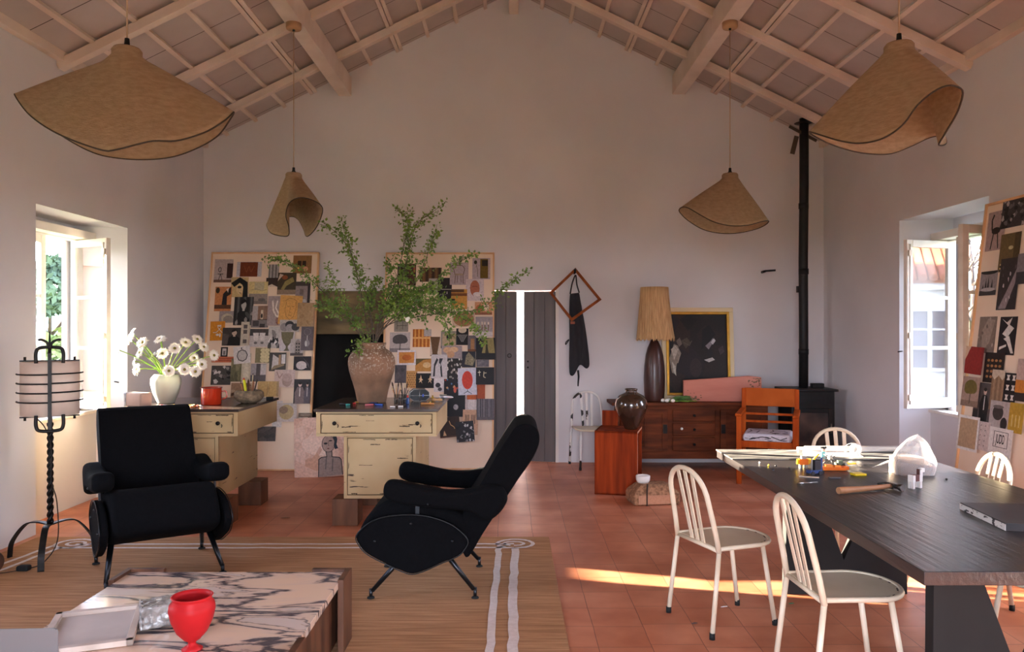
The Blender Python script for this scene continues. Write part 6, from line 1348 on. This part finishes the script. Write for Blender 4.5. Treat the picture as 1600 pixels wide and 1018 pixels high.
for lb, c, x, h_, r, lx, ly in PC:
    e = thing('pencil', lb+' in the stone bowl', 'pencil', (-2.225+x*.55, 6.52+ly*.05, z+.032), 0, 'pencils in the stone bowl')
    d = Vector((lx*.5, ly*.4, 1)).normalized(); l = .075+h_
    MB().tube([(0,0,0), d*l], r, 8).build('shaft', mat('pencil_%d_%d' % (c[0], c[1]), c, .5), e)
    MB().tube([d*l, d*(l+.02)], [r,.001], 8).build('tip', mat('red_cap', (200,50,40), .5) if 'red end' in lb else mat('pencil_tip', (60,44,34), .6), e)
o = MB().lathe([(0,-.03),(.018,-.03),(.018,.03),(0,.03)], n=16).build('black_roller', rubber); o.rotation_euler = (0, R(90), R(20)); o.location = (-2.175+.07, 6.58+.12, z+.0185); tag(o, 'small black cylinder lying behind the stone bowl', 'cylinder')
rt = random.Random(9)
TU = [('orange',(226,120,40)),('amber',(214,150,60)),('red',(206,60,40)),('pink',(226,150,160)),('silver',(206,204,206)),('white',(232,226,220)),('blue',(60,110,160)),('yellow',(226,190,80)),('brown',(130,80,50)),('coral',(226,100,76))]
def tube_of_paint(lb, c, loc, rz, s=1.0, group=None):
    e = thing('paint_tube', lb, 'paint tube', loc, rz, group)
    MB().add([(0,-.008,.007),(0,.008,.007),(0,0,.015),(0,0,.0),(.07*s,-.013,.003),(.07*s,.013,.003),(.07*s,.013,.006),(.07*s,-.013,.006)], [(0,2,1),(0,1,3),(0,3,4,7),(0,7,2),(2,7,6),(2,6,1),(1,6,5),(1,5,3),(3,5,4),(4,5,6,7)]).build('body', mat('tube_%d_%d_%d' % c, c, .3), e)
    MB().tube([(-.014,0,.0075),(.002,0,.0075)], .006, 8).build('cap', rubber if s > .9 else white_paper, e)
for i in range(22):
    n_, c = TU[i % 10]; x = -2.86+.017*i*1.0; y = 6.14+.10*((i*7) % 5)/4
    pos = 'nearest the frosted vase' if i < 7 else ('in the middle of the heap' if i < 15 else 'beside the red pot')
    tube_of_paint('%s paint tube %s, %s row on the left desk' % (n_, pos, ('front','second','middle','fourth','rear')[(i*7) % 5]), c, (x, y, z+.001), rt.uniform(-PI,PI), rt.choice([.8,1,1.1]), 'paint tubes on the left desk')
# ================================================================ things on the right desk
PN = [('black pen with a pink clip',(30,28,30),538,633,.10,-.25),('teal pen cap',(60,150,140),543,634,.04,.5),('red stub',(190,50,50),553,632,.03,.1),('gold-brown tube',(160,110,40),560,630,.075,-.1),('white and grey pen',(206,206,212),575,628,.09,-.5),('dusty pink pen',(206,110,116),577,634,.08,.3),('long black pen near the jar',(28,26,34),588,629,.10,.35),('bright blue pen',(60,100,186),592,634,.10,-.55),('navy pen under the blue one',(40,50,90),583,631,.08,-.2)]
for lb, c, u, v, l, a in PN:
    p = onz(u, v, z); e = thing('pen', lb+' on the right-hand desk', 'pen', (p.x, p.y+.03, z+.008), a, 'pens in front of the clay jar')
    MB().tube([(-l/2,0,0),(l/2*.7,0,0)], .0075, 8).build('barrel', mat('pen_%d_%d_%d' % c, c, .35), e); MB().tube([(l/2*.7,0,0),(l/2,0,0)], [.006,.002], 8).build('nib', rubber, e)
for i, (u, lb) in enumerate(((619.5,'left glass tumbler of paint brushes'),(630,'right glass tumbler of black brushes'))):
    p = onz(u, 633, z); o = MB().lathe([(0,.004),(.024,0),(.026,.09),(.0235,.09),(.022,.008),(0,.008)], n=20).build('glass_tumbler', cup_m); o.location = (p.x, p.y+.03, z); tag(o, lb+' on the right-hand desk', 'glass')
    for k in range(5):
        a = (-.32,-.18,-.02,.14,.3)[k]+(.06 if i else -.05); d = Vector((a, (.1,-.12,.14,-.05,.08)[k], 1)).normalized(); l = (.15,.19,.165,.18,.15)[k]
        c = ((190,140,80),(60,44,36),(206,160,100),(44,36,34),(170,110,60))[(k+i*1) % 5] if not i else (40,34,34)
        wds = ('leaning hardest left','leaning a little left','standing straight','leaning a little right','leaning hardest right')[k]
        e = thing('paint_brush', 'brush %s in the %s' % (wds, 'left tumbler' if not i else 'right tumbler of black brushes'), 'brush', (p.x+.014*(k-2)/2*(-1)*.4, p.y+.03, z+.01), 0, 'brushes in the tumblers')
        MB().tube([(0,0,0), d*l*.8], [.003,.004], 6).build('handle', mat('brush_%d_%d' % (c[0],c[1]), c, .5), e); MB().tube([d*l*.8, d*l*.9, d*l], [.0055,.007,.002], 6).build('bristles', mat('brush_hair', (70,54,44), .9) if k % 2 else mat('pale_hair', (206,180,140), .9), e)
p = onz(635.5, 632, z); o = thing('ink_bottle', 'small blue ink bottle with a red stopper beside the tumblers', 'bottle', (p.x, p.y+.05, z)); MB().bx(-.016,.016,-.016,.016,0,.055).build('body', mat('blue_glass', (50,80,140), .15, coat=.5), o, bevel=.006, seg=3); MB().tube([(0,0,.055),(0,0,.075)], .008, 10).build('stopper', mat('red_cap', (200,50,40), .5), o)
p = onz(655, 626, z); lg = thing('glass_casket', 'hexagonal metal-framed glass casket lying on the right-hand desk', 'casket', (p.x, p.y, z), R(12))
hexp = [(.068*math.cos(R(60*i)), .055+.058*math.sin(R(60*i))) for i in range(6)]
hexp = [(-.085,.03),(-.085,.075),(-.05,.105),(.05,.105),(.085,.075),(.085,.03),(.05,.003),(-.05,.003)]
MB().prism(hexp, -.035, .035).build('glass_panes', mat('dark_casket_glass', (16,17,21), .35, spec=.25), lg)
mb = MB()
for y in (-.036,.036):
    for i in range(8): mb.tube([(hexp[i][0],y,hexp[i][1]),(hexp[(i+1)%8][0],y,hexp[(i+1)%8][1])], .0035, 6)
for (x, z_) in hexp: mb.tube([(x,-.036,z_),(x,.036,z_)], .0035, 6)
mb.tube([(0,-.037,.003),(0,-.037,.105)], .003, 6); mb.tube([(-.085,-.037,.05),(.085,-.037,.05)], .003, 6)
mb.build('metal_frame', steel, lg); MB().ball((.03,-.038,.05), .014, 10, 6, 0, (.6,.3,1)).build('blue_charm', mat('blue_charm', (60,90,190), .3), lg)
SM = [('gold-coloured trinket beside the glass casket',676,624,(206,166,60),.017,'trinket'),('pale wooden pawn-like turning on the right-hand desk',683,627,(206,160,110),.02,'turned piece'),('small silver bell-like cap near the desk corner',690,622.5,(190,190,194),.02,'metal cap'),('silver tapered nozzle at the far desk corner',696,623,(206,206,210),.018,'nozzle'),('tiny gold ball at the desk edge',672,630,(206,170,80),.009,'ball')]
for lb, u, v, c, r, ct_ in SM:
    p = onz(u, v, z); q = MB()
    if 'nozzle' in lb: q.tube([(-.05,0,.02),(.0,0,.02),(.05,.01,.016),(.07,.01,.014)], [.02,.016,.012,.004], 12)
    elif 'pawn' in lb: q.tube([(-.05,0,.016),(-.02,0,.016),(0,0,.016),(.02,0,.016),(.045,0,.014)], [.008,.015,.009,.014,.01], 12)
    elif 'bell' in lb: q.lathe([(0,.035),(.008,.034),(.014,.02),(.024,.002),(.02,0),(0,0)], n=14)
    elif 'trinket' in lb: q.lathe([(0,.04),(.007,.038),(.006,.026),(.014,.02),(.014,.012),(.006,.008),(.017,0),(0,0)], n=14)
    else: q.ball((0,0,r), r, 10, 7)
    o = q.build('trinket', mat('trk_%d_%d_%d' % c, c, .3, .7 if 'wood' not in lb else 0)); o.location = (p.x, p.y, z); tag(o, lb, ct_)
p = onz(668, 632, z); o = MB().tube([(-.055,0,.009),(.055,0,.009)], [.009,.007], 10).build('wooden_dowel', mat('dowel_wood', (190,130,70), .6)); o.location = (p.x, p.y, z); o.rotation_euler = (0,0,R(-6)); tag(o, 'short wooden dowel at the front right of the right-hand desk', 'dowel')
for i, (u, v, lb) in enumerate(((613,634.5,'left white chalk stick'),(625.5,634,'right white chalk stick'))):
    p = onz(u, v+2, z); o = MB().tube([(-.02,0,.006),(.02,0,.006)], .006, 8).build('chalk_stick', white_paper); o.location = (p.x, p.y+.015, z); o.rotation_euler = (0,0,.2*i); tag(o, lb+' in front of the tumblers', 'chalk', 'chalk sticks')

# ================================================================ on the coffee table
cz = .35-.001
vz = bpy.data.materials.new('red_frosted_glass'); vz.use_nodes = True; N, L, b = nodes(vz); b.inputs['Base Color'].default_value = (*lin((214,42,46)),1); b.inputs['Roughness'].default_value = .4; b.inputs['Transmission Weight'].default_value = .35; b.inputs['IOR'].default_value = 1.2; b.inputs['Subsurface Weight'].default_value = .0
o = MB().lathe([(0,0),(.036,0),(.038,.004),(.022,.014),(.014,.022),(.014,.03),(.03,.040),(.055,.068),(.074,.11),(.083,.15),(.080,.172),(.068,.186),(.071,.196),(.075,.201),(.069,.203),(.063,.194),(.062,.186),(.074,.17),(.077,.15),(.068,.11),(.05,.072),(.02,.046),(0,.044)], n=48).build('red_glass_vase', vz); o.location = (-1.19, 2.865, cz); tag(o, 'red frosted glass footed vase on the marble coffee table', 'vase')
wp = mat('clear_wrap', (150,146,142), .22, c2=(104,98,94), scale=(14,14,14), bump=.9, bscale=(38,38,38), coat=.8)
rw = random.Random(4); mb = MB(); mb.box((0,0,.055),(.17,.11,.095)); w_ = mb.build('wrapped_block', wp, bevel=.006)
sb_ = w_.modifiers.new('s','SUBSURF'); sb_.subdivision_type = 'SIMPLE'; sb_.levels = sb_.render_levels = 4; tx = bpy.data.textures.new('wrap','CLOUDS'); tx.noise_scale = .03; dm = w_.modifiers.new('d','DISPLACE'); dm.texture = tx; dm.strength = .018; dm.mid_level = .6
w_.location = (-1.405, 3.10, cz+.001); w_.rotation_euler = (0,0,R(28)); tag(w_, 'block crumpled in clear wrap behind the red vase', 'wrapped block')
cf = thing('stretched_canvas', 'small stretched canvas lying face down on the marble table', 'canvas', (-1.655, 3.04, cz+.0005), math.atan2(.11,.30))
MB().bx(-.16,.16,-.205,.205,.0,.006).build('canvas_back', canvas_m, cf)
mb = MB(); t = .026
for (x0,x1,y0,y1) in ((-.165,-.165+t,-.21,.21),(.165-t,.165,-.21,.21),(-.165,.165,.21-t,.21),(-.165,.165,-.21,-.21+t)): mb.bx(x0,x1,y0,y1,.0,.022)
mb.build('stretcher_bars', mat('stretcher_wood', (206,190,178), .7, c2=(186,168,154), scale=(9,9,9)), cf, bevel=.002)
lp = thing('laptop', 'grey laptop lid standing at the near left of the marble table', 'laptop', (-1.76, 2.84, cz+.0005), R(3))
alu = mat('grey_aluminium', (150,150,152), .4, .5)
# lid
lpb = smooth2([(-.17,.0),(.17,.0),(.17,.09),(.162,.104),(.148,.11),(-.17,.11)], 1)
MB().prism([(-.17,0),(.15,0),(.15,.090),(.146,.101),(.135,.105),(-.17,.105)], -.004, .004).build('lid', alu, lp, bevel=.001); MB().bx(-.17,.15,-.024,-.0045,0,.012).build('keyboard_base', alu, lp)
lp.location = (-1.80, 2.76+.03, cz+.0005)

# ================================================================ on the black table
tz = TZ+.0005
def ontop(u, v): return onz(u, v, tz)
# hammer
p = ontop(1310, 772); q_ = ontop(1395, 764); ang = math.atan2(q_.y-p.y, q_.x-p.x)
hm_ = thing('hammer', 'claw hammer with a worn wooden handle on the black table', 'hammer', (p.x, p.y, tz), ang); hl = (q_-p).length
MB().tube([(0,0,.018),(.04,0,.018),(.12,0,.0165),(hl*.75,0,.017),(hl,0,.018)], [.0165,.017,.0145,.012,.011], 12).build('handle', mat('hammer_handle', (176,126,86), .6, c2=(146,98,64), scale=(4,20,20)), hm_)
mb = MB(); mb.tube([(hl,-.062,.018),(hl,-.045,.018),(hl,-.03,.018),(hl,.015,.018)], [.017,.017,.011,.014], 12); mb.box((hl,0,.018),(.03,.034,.03))
for s in (-1,1): mb.tube(smoothed([(hl+s*.006,.012,.018),(hl+s*.009,.05,.02),(hl+s*.012,.085,.012)],4), [.009]*4+[.007]*4+[.003], 8)
mb.build('head', mat('hammer_steel', (96,92,88), .35, .9), hm_)
p = ontop(1341, 742); o = MB().bx(-.035,.035,-.025,.025,0,.012).build('yellow_box', mat('yellow_plastic', (226,196,30), .35), bevel=.003); o.location = (p.x, p.y, tz); o.rotation_euler = (0,0,R(12)); tag(o, 'flat bright yellow box on the black table', 'box')
p = ontop(1304, 747); o = MB().bx(-.03,.03,-.012,.012,0,.007).build('dark_eraser', mat('slate_block', (84,80,84), .5), bevel=.002); o.location = (p.x, p.y, tz); tag(o, 'small slate-grey slab in front of the orange toy', 'slab')
p = ontop(1264, 745); o = MB().bx(-.05,.05,-.011,.011,0,.004).build('wooden_stick', mat('pale_slat', (206,190,170), .7)); o.location = (p.x, p.y, tz); o.rotation_euler = (0,0,R(-18)); tag(o, 'thin pale wooden slat on the scuffed patch of the table', 'slat')
p = ontop(1262, 755); o = MB().tube([(-.055,0,.004),(.055,0,.004)], .004, 8).build('metal_rod', steel); o.location = (p.x, p.y, tz); o.rotation_euler = (0,0,R(9)); tag(o, 'thin metal rod nearest the table edge', 'rod')
p = ontop(1300, 712); o = MB().add([(-.2,-.08,.001),(.16,-.1,.001),(.2,.08,.001),(-.14,.1,.006)], [(0,1,2,3)]).build('paper_sheet', white_paper); o.modifiers.new('t','SOLIDIFY').thickness = .001; o.location = (p.x, p.y+.02, TZ+.0085); tag(o, 'loose white sheet of paper at the far end of the table', 'paper')
p = onz(1337, 711, TZ+.008); tp = thing('tape_roll', 'white roll of tape standing upright behind the toys', 'tape', (p.x, p.y, TZ+.0085)); 
M_ = Matrix.Rotation(R(90), 4, 'X'); mb = MB().lathe([(.020,-.012),(.036,-.012),(.036,.012),(.020,.012),(.020,-.012)], n=28); tr = mb.build('roll', mat('white_tape', (226,220,212), .5), tp, loc=(0,0,.036), rot=(R(90),0,R(10)))
MB().tube([(.052*math.cos(a)-.02, -.004, .04+.036*math.sin(a)) for a in [R(60)+R(240)*i/14 for i in range(15)]], .0012, 5).build('loose_end', white_paper, tp)
# toys
def toy(name, lb, u, v, boxes, cat='toy', rz=0, group='toys on the black table'):
    p = ontop(u, v); e = thing(name, lb, cat, (p.x, p.y, tz), rz, group); e.scale = (1.2,1.2,1.2)
    split = []
    for nm_, c, parts in boxes:
        one = {'legs': 'leg', 'arms': 'arm', 'wheels': 'wheel'}.get(nm_)
        split += [(one, c, [q]) for q in parts] if one else [(nm_, c, parts)]
    for nm_, c, parts in split:
        mb = MB()
        for b_ in parts:
            if b_[0] == 'b': mb.bx(*b_[1:])
            elif b_[0] == 'w': mb.tube([(b_[1],b_[2]-.004,b_[3]),(b_[1],b_[2]+.004,b_[3])], b_[4], 12)
            elif b_[0] == 's': mb.ball(b_[1:4], b_[4], 10, 7)
            elif b_[0] == 't': mb.tube([b_[1], b_[2]], b_[3], 8)
        mb.build(nm_, mat('toy_%d_%d_%d' % c, c, .35), e)
    return e
BL, YE, OR, GY, DK, TE, SK = (44,66,120), (226,180,30), (222,108,30), (150,146,140), (36,32,34), (90,160,170), (206,164,140)
toy('toy_robot', 'small orange and grey toy robot at the left of the toy pile', 1255, 731, [('body',OR,[('b',-.02,.02,-.012,.012,.018,.045)]),('legs',GY,[('b',-.018,-.006,-.01,.01,0,.02),('b',.006,.018,-.01,.01,0,.02)]),('head',GY,[('b',-.01,.01,-.01,.01,.045,.058)]),('arms',YE,[('b',-.03,-.021,-.008,.008,.02,.042),('b',.021,.03,-.008,.008,.02,.042)])])
toy('toy_truck', 'blue and black toy truck standing upright at the front of the toy pile', 1272, 741, [('chassis',BL,[('b',-.03,.03,-.016,.016,.008,.022)]),('cab',DK,[('b',-.006,.026,-.014,.014,.022,.066)]),('mast',GY,[('t',(-.012,0,.02),(-.012,0,.075),.004)]),('wheels',DK,[('w',x,y,.009,.009) for x in (-.02,.02) for y in (-.017,.017)])], rz=.3)
toy('toy_crane', 'blue toy crane tower beside the toy truck', 1281, 738, [('base',DK,[('b',-.016,.016,-.012,.012,0,.012)]),('tower',BL,[('b',-.01,-.003,-.005,.005,.012,.06),('b',.003,.010,-.005,.005,.012,.07)]),('jib',GY,[('t',(-.01,0,.06),(.03,0,.075),.003)])])
toy('toy_boat', 'orange toy boat with a jagged deck in the toy pile', 1303, 734, [('hull',OR,[('b',-.055,.05,-.022,.022,.002,.016),('b',.04,.065,-.014,.014,.004,.018)]),('deck',(226,140,60),[('b',-.04,-.01,-.014,.014,.016,.026),('b',.0,.03,-.012,.012,.016,.023)])], rz=-.05)
toy('toy_digger', 'yellow toy digger at the back left of the toy pile', 1264, 725, [('body',YE,[('b',-.03,.03,-.014,.014,.01,.026)]),('wheels',DK,[('w',x,y,.008,.008) for x in (-.02,.02) for y in (-.014,.014)]),('arm',YE,[('t',(.02,0,.024),(.05,0,.05),.004)])])
toy('toy_plane', 'yellow and grey toy plane at the right of the toy pile', 1322, 727, [('wing',YE,[('b',-.05,.05,-.01,.01,.006,.012)]),('fuselage',GY,[('t',(-.02,-.03,.012),(-.02,.03,.012),.007)])], rz=.25)
toy('toy_spider', 'grey spiky toy with thin bent legs in the middle of the pile', 1297, 724, [('body',GY,[('s',0,0,.03,.014)]),('legs',DK,[('t',(0,0,.03),(.035*math.cos(a),.03*math.sin(a),.045 if k%2 else .002),.002) for k, a in enumerate([i*PI/4 for i in range(8)])])])
toy('toy_car', 'small green-grey toy car behind the orange boat', 1312, 728, [('body',(90,100,84),[('b',-.022,.022,-.011,.011,.008,.018),('b',-.01,.012,-.009,.009,.018,.028)]),('wheels',DK,[('w',x,y,.007,.007) for x in (-.014,.014) for y in (-.011,.011)])])
toy('toy_doll', 'little standing dark-haired doll in a turquoise dress behind the toy pile', 1286, 722, [('dress',TE,[('b',-.009,.009,-.006,.006,.018,.052)]),('legs',SK,[('b',-.007,-.001,-.004,.004,0,.018),('b',.001,.007,-.004,.004,0,.018)]),('head',SK,[('s',0,0,.062,.009)]),('hair',DK,[('s',.002,.002,.069,.010),('s',.012,.0,.074,.006),('s',-.008,0,.074,.005)])])
toy('toy_horse', 'small white and brown toy horse standing by the plastic bag', 1430, 762, [('body',(226,220,214),[('b',-.028,.028,-.013,.013,.028,.055),('b',.020,.034,-.009,.009,.045,.075),('b',.028,.048,-.008,.008,.064,.080)]),('legs',(220,212,206),[('b',x,x+.011,y,y+.010,0,.03) for x in (-.027,.016) for y in (-.012,.003)]),('saddle',(92,44,40),[('b',-.014,.008,-.0145,.0145,.03,.0575)]),('mane',(78,40,36),[('b',.016,.022,-.006,.006,.05,.078)])], rz=R(25))
for i, (u, v, c, lb) in enumerate(((1187,724,(226,224,220),'tiny white bead'),(1201,728,(214,190,30),'tiny yellow bead'),(1212,729,(26,24,26),'tiny black bead farthest from the toys'),(1208,735,(28,24,40),'tiny navy bead'),(1233,732,(30,26,26),'pair-sized black bead nearest the toys'),(1479,750,(40,38,40),'small dark nut right of the plastic bag'))):
    p = ontop(u, v); o = MB().ball((0,0,.006), .006, 8, 6).build('bead', mat('bead_%d_%d' % (c[0], c[2]), c, .4)); o.location = (p.x, p.y, tz); tag(o, lb+' on the black table', 'bead', 'loose beads on the black table')
# clear plastic bag over a pale carton
p = ontop(1436, 744); cb = MB().add([(-.13,-.07,0),(.12,-.07,0),(.12,.09,0),(-.13,.09,0),(-.13,-.07,.085),(.12,-.07,.055),(.12,.09,.085),(-.13,.09,.105)], [(0,3,2,1),(4,5,6,7),(0,1,5,4),(1,2,6,5),(2,3,7,6),(3,0,4,7)]).build('carton', mat('pale_carton', (150,130,118), .7)); cb.scale = (.74,.78,.85); cb.location = (p.x+.01, p.y+.08, tz); tag(cb, 'pale carton inside the clear plastic bag', 'carton')
bagm = bpy.data.materials.new('clear_plastic'); bagm.use_nodes = True; t = bagm.node_tree; N, L, b = nodes(bagm); b.inputs['Base Color'].default_value = (*lin((236,234,234)),1); b.inputs['Roughness'].default_value = .16
tr = t.nodes.new('ShaderNodeBsdfTransparent'); mx_ = t.nodes.new('ShaderNodeMixShader'); lw = t.nodes.new('ShaderNodeLayerWeight'); lw.inputs[0].default_value = .55; mr = t.nodes.new('ShaderNodeMapRange'); mr.inputs[3].default_value = .14; mr.inputs[4].default_value = .75
L.new(lw.outputs['Facing'], mr.inputs[0]); L.new(mr.outputs[0], mx_.inputs[0]); L.new(tr.outputs[0], mx_.inputs[1]); L.new(b.outputs[0], mx_.inputs[2]); L.new(mx_.outputs[0], t.nodes['Material Output'].inputs[0])
mb = MB(); rg_ = random.Random(3); n, k = 22, 9; vs = []
for i in range(k+1):
    tt = i/k
    for j in range(n):
        a = 2*PI*j/n; sq = 1/max(abs(math.cos(a)), abs(math.sin(a)))*.5+.5
        r = (1-tt)**.55 if tt > .42 else .76+.05*math.sin(tt*6)
        jt = rg_.uniform(-.012,.012)
        vs.append((.145*sq*r*math.cos(a)+jt+.03*tt, .105*sq*r*math.sin(a)+jt, .001+.215*tt+(rg_.uniform(-.006,.006) if 0 < i < k else 0)))
fs = [(i*n+j, i*n+(j+1)%n, (i+1)*n+(j+1)%n, (i+1)*n+j) for i in range(k) for j in range(n)]
mb.add(vs, fs, 0, False)
mb.add([(-.10,-.02,.07),(-.16,-.01,.05),(-.21,.0,.03),(-.215,.03,.03),(-.15,.05,.04),(-.1,.06,.07)], [(0,1,4,5),(1,2,3,4)])
bo = mb.build('plastic_bag', bagm); bo.location = (p.x, p.y+.08, tz); q = bo.modifiers.new('s','SUBSURF'); q.levels = q.render_levels = 1; tag(bo, 'crumpled clear plastic bag on the black table', 'bag')
# black panel with a chipped white edge
p1, p2, p3 = ontop(1500, 795), ontop(1571, 829), ontop(1600, 829); bp = thing('chipped_board', 'black panel with a chipped white edge at the right of the table', 'panel', (p1.x, p1.y, tz))
d = (p2-p1); d.z = 0; L_ = d.length; d.normalize(); bp.rotation_euler = (0,0,math.atan2(d.y, d.x))
MB().bx(0,L_,.001,.42,.0,.030).build('panel', mat('black_panel', (44,41,42), .5, c2=(56,52,53), scale=(9,9,9)), bp); 
mb = MB(); mb.bx(-.001,L_+.001,-.0015,.001,.001,.026); mb.build('white_edge', mat('chipped_white_edge', (214,208,202), .7, c2=(60,54,52), scale=(30,4,60), contrast=(.56,.6)), bp)

# ================================================================ bits on the floor
for u, v, c, r, lb in ((1085,974,(70,60,60),.010,'dark grey scrap on the tiles near the standing-out chair'),(1131,948,(226,220,214),.012,'white scrap on the tiles under the standing-out chair'),(1236,943,(50,110,70),.010,'small green scrap on the tiles beside the nearest chair'),(446,809,(120,80,46),.022,'curled brown wood shaving on the tiles behind the two armchairs')):
    p = onz(u, v, 0); o = MB().add([(-r*1.6,-r*.5,.002),(r*.4,-r,.006),(r*1.7,r*.2,.003),(r*.1,r*.9,.001)], [(0,1,2,3)]).build('floor_scrap', mat('scrap_%d' % c[0], c, .7)); q = o.modifiers.new('t','SOLIDIFY'); q.thickness = .003; o.location = (p.x, p.y, .003); tag(o, lb, 'scrap')
o = MB().ball((0,0,.075), .075, 18, 12, 0, (1,1,.98)).build('brown_ball', mat('brown_leather', (92,62,46), .6, c2=(78,50,38), scale=(20,20,20), bump=.2)); o.location = (-3.255, 4.80, .012); tag(o, 'rounded brown leather ball just entering the frame by the left wall', 'ball')
